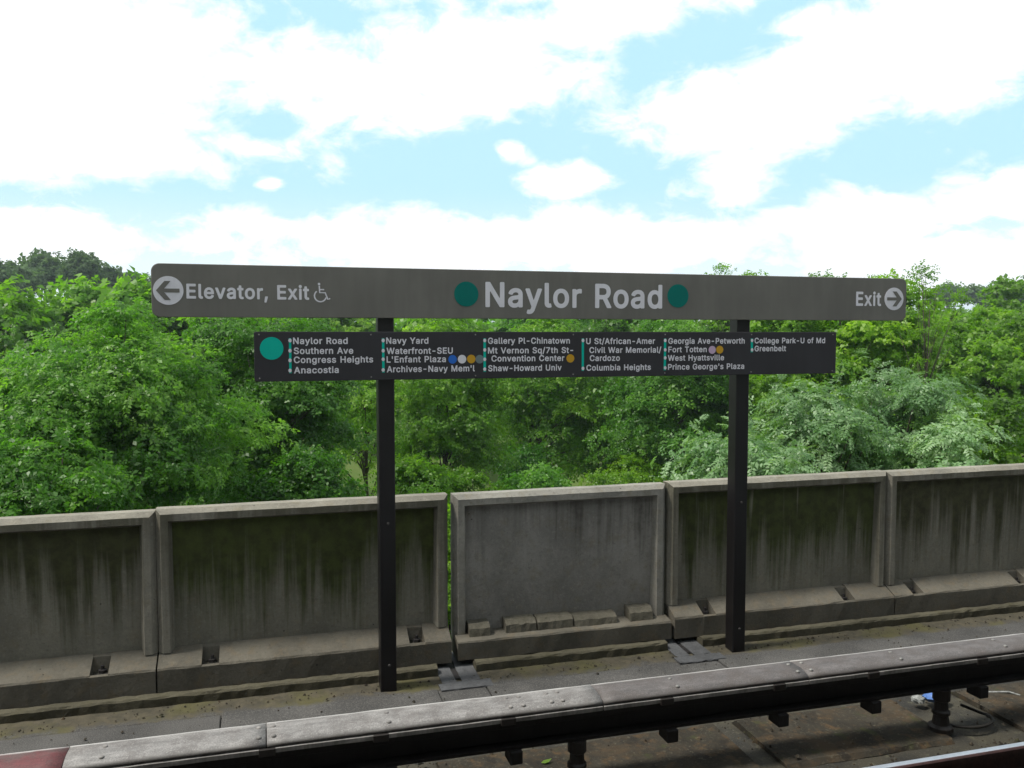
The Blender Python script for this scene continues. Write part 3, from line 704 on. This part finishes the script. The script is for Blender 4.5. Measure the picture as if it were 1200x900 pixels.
# lower sign
par(disc(318.3, 408.3, 13.4 * scale_at(318), M['green'], 'line_dot', map_panel))
def bar(x0, x1, ys_, parent):
    a = at((x0 + x1) / 2, ys_[0], YF); b_ = at((x0 + x1) / 2, ys_[-1], YF); w = (at(x1, 410, YF).x - at(x0, 410, YF).x) * .5
    o = prism([(a.x - w, a.z + .016), (a.x + w, a.z + .016), (a.x + w, b_.z - .02), (a.x - w, b_.z - .02)], M['green'], 'route_bar', parent, YF - .0012); par(o)
    for yy in ys_:
        p = at((x0 + x1) / 2, yy, YF); r = .0118
        d = prism([(p.x + r * math.cos(t), p.z + r * 1.15 * math.sin(t)) for t in np.linspace(0, 2 * math.pi, 13)[:-1]], M['white'], 'stop_mark', o, YF - .0032); par(d)
C = [((338.4, 341.3), (399, 411, 422.3, 434.2), [('Naylor Road', 343.4, 403.3, 407.5), ('Southern Ave', 344.3, 415, 414), ('Congress Heights', 344.3, 425.6, 437.3), ('Anacostia', 344.6, 437.7, 397)]),
     ((447.5, 450.4), (399, 411, 421, 433.5), [('Navy Yard', 452.5, 403, 502), ('Waterfront-SEU', 453, 415, 530.6), ("L'Enfant Plaza", 453, 425, 522.5), ("Archives-Navy Mem'l", 453.3, 436.4, 556.3)]),
     ((566.5, 569.4), (399, 410, 421, 432.6), [('Gallery Pl-Chinatown', 571.7, 403, 667.7), ('Mt Vernon Sq/7th St-', 571.7, 414.4, 671.5), ('Convention Center', 575.8, 423.8, 661.3), ('Shaw-Howard Univ', 572, 435.2, 658)]),
     ((681.7, 684.3), (399, 431.7), [('U St/African-Amer', 686.7, 403.3, 767.5), ('Civil War Memorial/', 690.5, 413.8, 774.8), ('Cardozo', 691, 423.2, 726.3), ('Columbia Heights', 687, 434.5, 762.5)]),
     ((778, 780.6), (399, 410, 419.4, 431), [('Georgia Ave-Petworth', 783, 403, 872.5), ('Fort Totten', 783, 413, 828), ('West Hyattsville', 782.5, 422.9, 848.3), ("Prince George's Plaza", 782.6, 433.4, 871.9)]),
     ((879.8, 882.4), (399, 410), [('College Park-U of Md', 884, 402.5, 966.7), ('Greenbelt', 884, 411.8, 920.9)])]
for (bx, ys_, rows) in C:
    bar(bx[0], bx[1], ys_, map_panel)
    for (t_, xl, yb, xr_) in rows: par(text(t_, (xl, yb), xr_, .0475, M['white'], map_panel))
for (px, py, c) in ((530.3, 421.1, 'blue'), (541.4, 420.9, 'white'), (552.2, 420.7, 'yellow'), (562.1, 420.9, 'grey'), (668.3, 420, 'yellow'), (834.5, 410, 'pink'), (843.3, 409.8, 'yellow')):
    par(disc(px, py, .0325, M[c], 'transfer_dot', map_panel))
for i in range(7):
    for zz in (zt2 - .022, zb2 + .022):
        x = tl2.x + .035 + (br2.x - tl2.x - .07) * i / 6
        m2 = MB(); m2.dome((x, YF + .0005, zz), .006, .004, 'y', 8); par(m2.build('screw', M['bolt'], map_panel))

# ------------------------------------------------------------------ litter on the track bed
def crumple(name, c, sx, sy, sz, mat, label, cat, seed):
    rg = random.Random(seed); mb = MB(); vs = []; fs = []; nu, nv = 12, 7
    for j in range(nv):
        ph = math.pi * j / (nv - 1)
        for i in range(nu):
            t = 2 * math.pi * i / nu; r = rg.uniform(.72, 1.12)
            vs.append((c.x + math.cos(t) * math.sin(ph) * sx * r, c.y + math.sin(t) * math.sin(ph) * sy * r, c.z + sz + math.cos(ph) * sz * (r if 0 < j < nv - 1 else 1)))
    for j in range(nv - 1):
        for i in range(nu): fs.append((j * nu + i, j * nu + (i + 1) % nu, (j + 1) * nu + (i + 1) % nu, (j + 1) * nu + i))
    mb.add(vs, fs); return tag(mb.build(name, mat), label, cat)
ZP = ZD + .04
crumple('plastic_bag', atz(1096, 822, ZP), .11, .06, .045, M['blue_plastic'], 'crumpled blue plastic bag lying under the third rail', 'bag', 2)
crumple('paper_scrap', atz(1076, 824, ZP), .05, .05, .03, M['paper'], 'crumpled dirty paper beside the blue plastic bag', 'litter', 3)
crumple('paper_scrap', atz(492, 896, ZP), .045, .03, .02, M['paper'], 'pale paper scrap on the stony bed at the bottom edge', 'litter', 4)
p = atz(1120, 826, ZD + .03); mb = MB(); c0 = atz(1130, 842, ZD + .06)
pts = [Vector((4.60, 4.97, ZD + .12))] + [Vector((c0.x + .20 * math.cos(t), c0.y - .02 + .13 * math.sin(t), ZD + .066)) for t in np.linspace(rad(150), rad(385), 16)] + [Vector((4.86, 5.05, ZD + .14))]
mb.tube(pts, .011, 8); tag(mb.build('cable_loop', M['cable'], smooth=True), 'black cable loop lying on the track bed under the third rail', 'cable')
a, b_ = atz(1148, 811, ZP), atz(1182, 813, ZP)
mb = MB(); mb.tube([a, b_ + Vector((0, 0, .015)), b_ + Vector((.06, -.05, .0))], .007, 6); tag(mb.build('drinking_straw', M['paper']), 'thin white straw on the track bed near the right edge', 'litter')
# loose grit and leaf crumbs
rg = random.Random(8); mb = MB()
for k in range(620):
    x = rg.uniform(-.8, 6.5); y = rg.choice([rg.uniform(5.35, 5.66), rg.gauss(4.72, .04), rg.uniform(4.6, 5.6)])
    if rg.random() < .45: x = rg.choice([.8, gp[0] + .15, gp[3] - .2]) + rg.gauss(0, .16)
    r = rg.uniform(.003, .011) if rg.random() < .85 else rg.uniform(.012, .02); a = rg.uniform(0, 6.28); z = ZD + (.045 if 4.83 < y < 5.45 else .0) + r * .3
    vs = [(x + r * math.cos(a + t) * rg.uniform(.7, 1.2), y + r * math.sin(a + t) * rg.uniform(.7, 1.2), z + r * rg.uniform(-.3, .2)) for t in (0, 1.57, 3.14, 4.71)] + [(x, y, z + r * .9), (x, y, z - r * .4)]
    mb.add(vs, [(0, 1, 4), (1, 2, 4), (2, 3, 4), (3, 0, 4), (1, 0, 5), (2, 1, 5), (3, 2, 5), (0, 3, 5)])
for k in range(700):
    x = rg.uniform(-2.6, 8); y = min(6.60, 6.45 + abs(rg.gauss(0, .09))) if rg.random() < .7 else rg.uniform(6.0, 6.5)
    r = rg.uniform(.003, .009) if rg.random() < .9 else rg.uniform(.01, .018); a = rg.uniform(0, 6.28); z = ZW + r * .4 + (.003 if y > 6.4 else .004)
    vs = [(x + r * math.cos(a + t) * rg.uniform(.7, 1.2), y + r * math.sin(a + t) * rg.uniform(.7, 1.2), z + r * rg.uniform(-.3, .2)) for t in (0, 1.57, 3.14, 4.71)] + [(x, y, z + r * .7), (x, y, z - r * .4)]
    mb.add(vs, [(0, 1, 4), (1, 2, 4), (2, 3, 4), (3, 0, 4), (1, 0, 5), (2, 1, 5), (3, 2, 5), (0, 3, 5)])
tag(mb.build('grit', M['plinth']), 'loose stones and grit scattered on the track bed and walkway', 'grit', kind='stuff')
def leaf_bit(px, py, r, label):
    c = atz(px, py, ZP + .01); mb = MB()
    mb.add([(c.x - r, c.y, c.z), (c.x - r * .3, c.y + r * .5, c.z + .006), (c.x + r * .5, c.y + r * .4, c.z + .01), (c.x + r * 1.2, c.y + .01, c.z + .014), (c.x + r * .4, c.y - r * .45, c.z + .006), (c.x - r * .4, c.y - r * .4, c.z)], [(0, 1, 2, 3, 4, 5)])
    tag(mb.build('fallen_leaf', L['lime']), label, 'leaf')
leaf_bit(640, 893, .035, 'single yellow green leaf lying on the bed by the pedestal')

# ------------------------------------------------------------------ foliage
def leaflet(base, d, nrm, ln, w, fold=.18):
    side = np.cross(d, nrm); b_ = np.array(base)
    return [b_, b_ + d * ln * .45 + side * w / 2 + nrm * fold * w, b_ + d * ln - nrm * ln * .10, b_ + d * ln * .45 - side * w / 2 + nrm * fold * w]
def frond_pinnate(length, pairs, ll, lw, droop, rg):
    """compound leaf along +Y, normal +Z"""
    V = []; Q = []
    def P(t): return np.array([0, length * t * (1 - .12 * droop * t), -droop * length * t * t * .55])
    for k in range(pairs):
        t = .18 + .80 * (k + .5) / pairs; p = P(t); s_ = 1 - .45 * abs(t - .5) * 1.4
        for sg in (-1, 1):
            d = np.array([sg * .9, .42 + rg.uniform(-.3, .3), -.15 - .12 * droop + rg.uniform(-.35, .3)]); d /= np.linalg.norm(d)
            n_ = np.array([rg.uniform(-.6, .6), rg.uniform(-.5, .5), 1.]); n_ -= d * n_.dot(d); n_ /= np.linalg.norm(n_)
            o = len(V); V += leaflet(p, d, n_, ll * s_, lw * s_); Q.append((o, o + 1, o + 2, o + 3))
    p = P(1); o = len(V); V += leaflet(p, np.array([0, .9, -.4]), np.array([0, .4, .9]), ll * .8, lw * .8); Q.append((o, o + 1, o + 2, o + 3))
    o = len(V); w = .004; a, c_, e_ = P(0), P(.55), P(1)
    V += [a + [w, 0, 0], a - [w, 0, 0], c_ - [w, 0, 0], c_ + [w, 0, 0]]; Q.append((o, o + 1, o + 2, o + 3))
    return np.array(V), np.array(Q)
def spray(length, nl, ll, lw, rg):
    """short twig with simple leaves"""
    V = []; Q = []
    for k in range(nl):
        t = (k + .6) / nl; p = np.array([rg.uniform(-.02, .02), length * t, rg.uniform(-.02, .02)]); a = k * 2.4 + rg.uniform(-.5, .5)
        d = np.array([math.cos(a) * .85, .45, math.sin(a) * .45 - .15]); d /= np.linalg.norm(d)
        n_ = np.array([rg.uniform(-.35, .35), rg.uniform(-.35, .35), 1.]); n_ -= d * n_.dot(d); n_ /= np.linalg.norm(n_)
        s_ = rg.uniform(.75, 1.15); o = len(V); V += leaflet(p, d, n_, ll * s_, lw * s_); Q.append((o, o + 1, o + 2, o + 3))
    return np.array(V), np.array(Q)
RT_ = random.Random(3)
TPL = {
    'locust': [frond_pinnate(.26, 5, .080, .042, d, RT_) for d in (.2, .7)] + [spray(.22, 9, .085, .048, RT_) for _ in range(3)],
    'sumac': [frond_pinnate(.36, 7, .090, .046, d, RT_) for d in (.3, .6, .9)] + [spray(.26, 10, .095, .05, RT_)],
    'fine': [frond_pinnate(.22, 4, .075, .046, .4, RT_)] + [spray(.22, 9, .080, .050, RT_) for _ in range(3)],
    'oval': [spray(.26, 9, .085, .055, RT_) for _ in range(3)],
    'broad': [spray(.32, 9, .13, .10, RT_) for _ in range(3)],
    'coarse': [spray(.65, 8, .34, .27, RT_) for _ in range(3)],
    'rough': [spray(1.3, 8, .75, .6, RT_) for _ in range(3)],
}
def scatter(tpls, P, D, tone, scale, rng, U=None):
    """place leaf templates at P pointing along D; one merged numpy mesh"""
    Vs, Qs, Ts = [], [], []; off = 0
    pick = rng.integers(0, len(tpls), len(P))
    for k, (tv, tq) in enumerate(tpls):
        ii = np.nonzero(pick == k)[0]
        if not len(ii): continue
        d = D[ii] / np.linalg.norm(D[ii], axis=1, keepdims=True)
        up = (U[ii] if U is not None else np.tile([0., 0., 1.], (len(ii), 1))) + rng.normal(0, .42, (len(ii), 3))
        x = np.cross(d, up); x /= np.linalg.norm(x, axis=1, keepdims=True) + 1e-9
        z = np.cross(x, d); s_ = scale[ii][:, None, None]
        R = np.stack([x, d, z], 1)               # rows are the axes
        v = (tv[None, :, :] * s_) @ R + P[ii][:, None, :]
        Vs.append(v.reshape(-1, 3)); Qs.append((tq[None] + (np.arange(len(ii)) * len(tv))[:, None, None] + off).reshape(-1, 4))
        Ts.append(np.repeat(tone[ii], len(tv))); off += len(ii) * len(tv)
    return np.concatenate(Vs), np.concatenate(Qs), np.concatenate(Ts)
def np_mesh(name, V, Q, T, mat):
    me = bpy.data.meshes.new(name); me.vertices.add(len(V)); me.vertices.foreach_set('co', V.astype(np.float32).ravel())
    me.loops.add(Q.size); me.loops.foreach_set('vertex_index', Q.astype(np.int32).ravel())
    me.polygons.add(len(Q)); me.polygons.foreach_set('loop_start', (np.arange(len(Q)) * 4).astype(np.int32))
    a = me.attributes.new('tone', 'FLOAT', 'POINT'); a.data.foreach_set('value', T.astype(np.float32))
    me.update(calc_edges=True); me.materials.append(mat); return me
def lumps(rng, c, r, n_, fill=.35, low=-.55):
    """clump centres over an uneven ellipsoid"""
    ph = rng.uniform(0, 6.28, 6); out_ = []
    k = 0
    while len(out_) < n_ and k < n_ * 30:
        k += 1
        d = rng.normal(0, 1, 3); d /= np.linalg.norm(d)
        if d[2] < low: continue
        wob = 1 + .16 * math.sin(3 * math.atan2(d[1], d[0]) + ph[0]) * (1 - d[2] ** 2) + .13 * math.sin(4 * d[2] + ph[1]) + .12 * math.sin(5 * d[0] + ph[2])
        f = (rng.uniform(.35, .8) if rng.random() < fill else rng.uniform(.82, 1.02)) * wob
        out_.append(c + d * r * f)
    return np.array(out_)
def tree(name, px, Y, box, style, leafmat, label, cat='tree', group=None, clumps=60, per=110, rc=.55, size=1.0, seed=0, fill=.35, low=-.6,
         bark='bark', depth=None, trunk_px=None, up=.0, droop=0.05, tone0=.5, trunk_r=None, shoots=0, sun_tone=.0):
    """box = (x0, x1, y0, y1): how far the crown reaches in the photo at depth Y"""
    rng = np.random.default_rng(seed * 13 + 7)
    a, b_ = at(box[0], box[3], Y), at(box[1], box[2], Y)
    rx, rz = (b_.x - a.x) / 2, (b_.z - a.z) / 2; c = np.array([(a.x + b_.x) / 2, Y, (a.z + b_.z) / 2])
    ry = depth or min(rx, rz * 1.3) * .9
    r = np.array([max(.1, rx - rc * .5), ry, max(.1, rz - rc * .5)])
    tx = at(trunk_px if trunk_px else px, (box[2] + box[3]) / 2, Y).x
    gz = ground_h(tx, Y) - .1
    e = empty(name, (tx, Y, gz + .1), label, cat, group)
    cl_ = lumps(rng, c, r, clumps, fill, low)
    # trunk and limbs
    H = c[2] + r[2] * .5 - gz; tr = trunk_r or max(.05, min(.28, H * .016))
    base = Vector((tx, Y, gz)); top = Vector((c[0], c[1], c[2] + r[2] * .35)); mbt = MB(); pts = []
    for k in range(9):
        t = k / 8; p = base.lerp(Vector((tx + (c[0] - tx) * t * t, Y, top.z)), t); p.z = gz + (top.z - gz) * t
        pts.append(p + Vector((rng.normal(0, .05 * H * .08), rng.normal(0, .05 * H * .08), 0)) * (1 if 0 < k else 0))
    mbt.tube(pts, [tr * (1.25 - 1.0 * k / 8) for k in range(9)], 8)
    order = rng.permutation(len(cl_))[:min(len(cl_), 26)]
    for i in order:
        q_ = Vector(cl_[i]); h = (q_.z - gz) / max(.1, top.z - gz); t = max(.25, min(.97, h * .72)); j = t * 8; k0 = min(7, int(j)); s_ = pts[k0].lerp(pts[k0 + 1], j - k0)
        mid_ = s_.lerp(q_, .5) + Vector((rng.normal(0, .12), rng.normal(0, .12), .12 * (q_ - s_).length)) * .6
        r0 = tr * (1.25 - t) * .5
        mbt.tube([s_, mid_, q_], [r0, r0 * .6, max(.006, r0 * .2)], 5)
    mbt.build('trunk', M[bark], e, smooth=True)
    # foliage
    n_ = len(cl_) * per
    ci = np.repeat(np.arange(len(cl_)), per)
    d = rng.normal(0, 1, (n_, 3)); d /= np.linalg.norm(d, axis=1, keepdims=True); d[:, 2] = np.where(d[:, 2] < -.3, -d[:, 2] * .6, d[:, 2])
    crad = rc * rng.uniform(.6, 1.25, len(cl_))
    rr = crad[ci] * rng.uniform(0, 1, n_) ** .42
    ell = np.array([1.15, 1.1, .78])
    P = cl_[ci] + d * rr[:, None] * ell
    outw = (P - c) / r; outw /= np.linalg.norm(outw, axis=1, keepdims=True) + 1e-9
    U = d * .55 + outw * .55 + np.array([0, 0, .55])
    D = rng.normal(0, 1, (n_, 3)); D -= U * (np.sum(D * U, 1) / np.sum(U * U, 1))[:, None]       # leaves lie across the outward direction
    D /= np.linalg.norm(D, axis=1, keepdims=True) + 1e-9; D = D * .9 + d * .35; D[:, 2] += up - droop
    ct = rng.normal(0, .21, len(cl_))
    tone = np.clip(tone0 + ct[ci] + rng.normal(0, .17, n_), 0, 1)
    sc_ = size * rng.uniform(.55, 1.30, n_)
    if shoots:                                   # whippy leaders above the crown
        SP, SD = [], []
        for k in range(shoots):
            b0 = c + np.array([rng.uniform(-.7, .7) * r[0], rng.uniform(-.3, .3) * r[1], r[2] * rng.uniform(.5, .85)]); ln = rng.uniform(.5, 1.1) * rc * 1.6
            dr = np.array([rng.normal(0, .25), rng.normal(0, .2), 1.]);
            for t in np.linspace(.2, 1, 9): SP.append(b0 + dr * ln * t); SD.append(np.array([rng.normal(0, 1), rng.normal(0, 1), .35]))
        P = np.vstack([P, SP]); D = np.vstack([D, SD]); U = np.vstack([U, np.tile([0, -.3, .8], (len(SP), 1))]); tone = np.append(tone, np.full(len(SP), min(1, tone0 + .2))); sc_ = np.append(sc_, np.full(len(SP), size * .8))
    V, Q, T = scatter(TPL[style], P, D, tone, sc_, rng, U)
    V -= np.array(e.location)
    me = np_mesh('crown', V, Q, T, L[leafmat]); o = bpy.data.objects.new('crown', me); COL.objects.link(o); o.parent = e
    return e

# --- near and middle trees, from the photo's left to its right
tree('locust_tree', 170, 16, (-70, 300, 368, 640), 'locust', 'locust', 'big feathery locust with silvery upturned leaves left of the sign', clumps=150, per=95, rc=.55, size=.95, seed=1, low=-.9, trunk_px=168, shoots=9, fill=.4, tone0=.52, depth=2.2)
tree('leafy_tree', 290, 19.5, (200, 425, 366, 640), 'fine', 'deep', 'dense dark green tree under the left end of the line map', clumps=110, per=95, rc=.62, size=1.1, seed=2, low=-.95, trunk_px=288, fill=.4, tone0=.5, bark='bark_pale')
tree('sapling', 430, 24, (352, 492, 372, 600), 'fine', 'fresh', 'slender pale green tree with thin stems left of the left sign post', clumps=48, per=56, rc=.55, size=1.1, seed=3, low=-.85, trunk_px=432, trunk_r=.07, fill=.5, tone0=.6)
tree('feathery_tree', 520, 27, (448, 600, 368, 640), 'fine', 'fresh', 'feathery green tree with a dark trunk just right of the left sign post', clumps=84, per=80, rc=.75, size=1.35, seed=4, low=-.85, trunk_px=518, fill=.4, tone0=.42, trunk_r=.12)
tree('leafy_tree', 625, 33, (552, 722, 362, 580), 'fine', 'fresh', 'soft green tree with a brown trunk below the middle of the sign', clumps=90, per=80, rc=.9, size=1.6, seed=5, low=-.9, trunk_px=626, fill=.4, tone0=.36, trunk_r=.16)
tree('leafy_tree', 780, 29, (690, 872, 366, 620), 'oval', 'deep', 'dense dark tree left of the right sign post', clumps=105, per=95, rc=.85, size=1.35, seed=6, low=-.95, fill=.4, tone0=.62)
tree('maple_tree', 985, 25, (868, 1110, 342, 600), 'broad', 'lime', 'bright yellow green maple behind the right end of the sign', clumps=90, per=85, rc=.85, size=1.15, seed=7, fill=.35, tone0=.5, depth=2.6)
tree('maple_tree', 1170, 28, (1062, 1290, 346, 620), 'broad', 'lime', 'bright green tree at the right edge of the photo', clumps=90, per=85, rc=.95, size=1.25, seed=8, fill=.35, tone0=.38, depth=3)
for (px, Y, box, cl_n, sd_, tn, lab) in ((862, 11.6, (792, 938, 496, 640), 36, 9, .55, 'low blue green bush of feathery leaves beside the right sign post'),
        (945, 13.4, (880, 1020, 428, 640), 46, 10, .45, 'blue green bush below the right end of the line map'),
        (1050, 14.2, (985, 1112, 416, 640), 46, 30, .40, 'tallest blue green bush right of the line map'),
        (1105, 12.4, (1040, 1166, 486, 640), 34, 31, .50, 'low blue green bush above the rightmost panel joint')):
    tree('sumac_tree', px, Y, box, 'sumac', 'glaucous', lab, clumps=cl_n, per=46, rc=.42, size=.92, seed=sd_, fill=.4, tone0=tn, depth=1.3, shoots=5, low=-.8)
tree('sapling', 1085, 21, (1048, 1128, 306, 440), 'oval', 'lime', 'thin leggy sapling rising beside the right end of the sign', clumps=20, per=13, rc=.38, size=.9, seed=11, fill=.2, tone0=.2, trunk_r=.04, low=-.9)
tree('sapling', 862, 32, (826, 900, 309, 400), 'oval', 'lime', 'leafy treetop poking over the sign above the right post', clumps=16, per=26, rc=.55, size=1.3, seed=12, fill=.2, tone0=.5, trunk_r=.06)
tree('sapling', 985, 30, (948, 1016, 311, 400), 'oval', 'lime', 'leafy treetop poking over the sign left of the exit lettering', clumps=14, per=22, rc=.5, size=1.2, seed=13, fill=.2, tone0=.3, trunk_r=.06)
tree('shrub', 610, 30, (575, 645, 512, 620), 'oval', 'deep', 'small dark blue green shrub behind the grey panel', cat='shrub', clumps=20, per=70, rc=.55, size=1.3, seed=14, tone0=.3)
tree('shrub', 738, 27, (686, 775, 528, 620), 'oval', 'lime', 'yellow green shrub just above the grey panel', cat='shrub', clumps=22, per=46, rc=.45, size=1.0, seed=15, tone0=.5)
tree('shrub', 726, 31, (708, 746, 470, 560), 'oval', 'lime', 'upright bright green bush in front of the dark trees', cat='shrub', clumps=16, per=50, rc=.5, size=1.3, seed=16, tone0=.45)
tree('shrub', 560, 25, (500, 600, 545, 640), 'fine', 'fresh', 'light green bush behind the joint of the wall panels', cat='shrub', clumps=18, per=44, rc=.5, size=1.2, seed=17, tone0=.5)
tree('shrub', 60, 13.5, (-60, 150, 492, 680), 'locust', 'locust', 'low silvery locust bush above the left panels', cat='shrub', clumps=40, per=60, rc=.45, size=.95, seed=18, tone0=.45)
tree('shrub', 480, 22, (436, 530, 528, 640), 'oval', 'fresh', 'leafy green bush behind the wall just right of the left sign post', cat='shrub', clumps=26, per=56, rc=.45, size=1.0, seed=23, tone0=.35)
tree('shrub', 640, 24, (585, 700, 540, 640), 'fine', 'deep', 'wide dark green bush behind the top of the grey panel', cat='shrub', clumps=28, per=56, rc=.5, size=1.1, seed=24, tone0=.45)
tree('shrub', 345, 17.5, (255, 415, 520, 680), 'oval', 'deep', 'dark bushy undergrowth left of the left sign post', cat='shrub', clumps=34, per=60, rc=.5, size=1.0, seed=19, tone0=.4)
tree('climber', 528, 8.6, (496, 560, 590, 800), 'locust', 'fresh', 'green leaves showing through the open gap between panels', cat='plant', clumps=34, per=40, rc=.2, size=.7, seed=20, tone0=.7, depth=.4)
tree('shrub', 1140, 17, (1080, 1240, 455, 640), 'broad', 'lime', 'bright leafy bush above the rightmost wall panels', cat='shrub', clumps=36, per=60, rc=.5, size=.85, seed=21, tone0=.35)
# --- second row
row = [(20, 46, (-60, 78, 341, 520), 'fresh', .30, 'broad green hillside tree at the left edge below the dark far trees'),
       (105, 50, (52, 150, 334, 480), 'fresh', .42, 'rounded green hillside tree under the dark far treetops'),
       (165, 44, (128, 215, 345, 470), 'fresh', .25, 'hillside tree touching the left end of the sign'),
       (270, 42, (205, 340, 350, 560), 'fresh', .40, 'green tree standing behind the elevator lettering'),
       (390, 58, (320, 470, 352, 500), 'fresh', .5, 'pale green tree beyond the lawn left of the left post'),
       (500, 48, (440, 570, 350, 545), 'fresh', .35, 'green tree in the second row below the left big dot'),
       (620, 55, (550, 700, 352, 560), 'deep', .8, 'green tree in the second row below the station name'),
       (740, 46, (670, 810, 350, 580), 'fresh', .2, 'deep green tree in the second row below the right big dot'),
       (860, 44, (790, 940, 335, 590), 'lime', .25, 'light green tree in the second row behind the right post'),
       (1090, 42, (1010, 1170, 345, 560), 'lime', .2, 'green tree in the second row right of the exit arrow'),
       (1215, 46, (1150, 1290, 342, 560), 'lime', .2, 'tall green tree in the second row at the right edge')]
for i, (px, Y, box, lm, tn, lab) in enumerate(row):
    tree('leafy_tree', px, Y, box, 'coarse', lm, lab, clumps=64, per=42, rc=1.35, size=.95, seed=40 + i, fill=.35, tone0=tn, group='trees of the second row')
# --- far trees on the skyline
far = [(10, 130, (-16, 34, 306, 356), 'dark skyline tree at the left edge of the far hill'), (50, 140, (30, 78, 299, 356), 'tall dark skyline tree left of the umbrella shaped one'), (94, 132, (72, 115, 299, 352), 'dark umbrella shaped skyline tree with sky showing through'),
       (122, 138, (100, 140, 317, 356), 'low rounded dark skyline tree beside the umbrella shaped one'), (152, 150, (138, 172, 325, 350), 'small pale skyline tree left of the sign'),
       (1110, 150, (1094, 1132, 336, 362), 'small dark skyline tree right of the exit sign'), (1160, 145, (1132, 1190, 334, 366), 'grey green skyline tree on the right hill'), (1205, 140, (1175, 1240, 330, 366), 'skyline tree at the right edge of the far hill')]
for i, (px, Y, box, lab) in enumerate(far):
    tree('skyline_tree', px, Y, box, 'rough' if i != 2 else 'coarse', 'far', lab, clumps=26 if i != 2 else 34, per=34 if i != 2 else 40, rc=2.2 if i != 2 else 1.5, size=.8 if i != 2 else 1.0, seed=60 + i, fill=.3 if i != 2 else .1, tone0=.5, group='trees on the skyline', low=-.5 if i != 2 else .0)
# --- the wood beyond, one mass
rng = np.random.default_rng(77); P = []; D = []; tone = []
for k in range(420):
    Y = rng.uniform(62, 260); x = rng.uniform(-.75, 1.6) * Y
    ang_ = math.atan2(x, Y)
    gz = ground_h(x, Y); r = rng.uniform(3.0, 4.6); hgt = rng.uniform(8.0, 10.5)
    if x > -0.24 * Y and x < .98 * Y: hgt = min(hgt, CAM_Z + Y * .032 - gz)
    hgt = min(hgt, CAM_Z + Y * (.066 if x < 0 else .056) - gz); hgt = max(4.0, hgt)
    if abs(x / Y - .10) < .10 and Y < 80: continue
    m_ = 110; d = rng.normal(0, 1, (m_, 3)); d /= np.linalg.norm(d, axis=1, keepdims=True); d[:, 2] = np.abs(d[:, 2]) * 1.2 - .45
    P.append(np.array([x, Y, gz + hgt - r * .9]) + d * r * np.array([1, 1, .9]) * rng.uniform(.8, 1.1, (m_, 1))); D.append(d + rng.normal(0, .4, (m_, 3)) + [0, 0, .3])
    tone.append(np.clip(rng.normal(.35, .18) + rng.normal(0, .12, m_), 0, 1))
P = np.vstack(P); D = np.vstack(D); tone = np.concatenate(tone)
V, Q, T = scatter(TPL['rough'], P, D, tone, rng.uniform(.7, 1.2, len(P)), rng)
o = bpy.data.objects.new('far_wood', np_mesh('far_wood', V, Q, T, L['fresh'])); COL.objects.link(o)
tag(o, 'distant wood of mixed green trees beyond the lawn', 'wood', kind='stuff')

# ------------------------------------------------------------------ summer haze
HM = bpy.data.materials.new('haze air'); HM.use_nodes = True; n = NT(HM.node_tree)
o_ = n.n('ShaderNodeOutputMaterial'); v_ = n.n('ShaderNodeVolumePrincipled'); v_.inputs['Color'].default_value = (.80, .90, 1.0, 1); v_.inputs['Density'].default_value = .0005; v_.inputs['Anisotropy'].default_value = .2
n.l(v_.outputs[0], o_.inputs['Volume'])
zlo = min(v.co.z for v in bpy.data.objects['ground'].data.vertices) - 1
mb = MB(); mb.box(-2700, 2700, -1000, 3700, zlo, 46); tag(mb.build('haze', HM), kind='stuff')
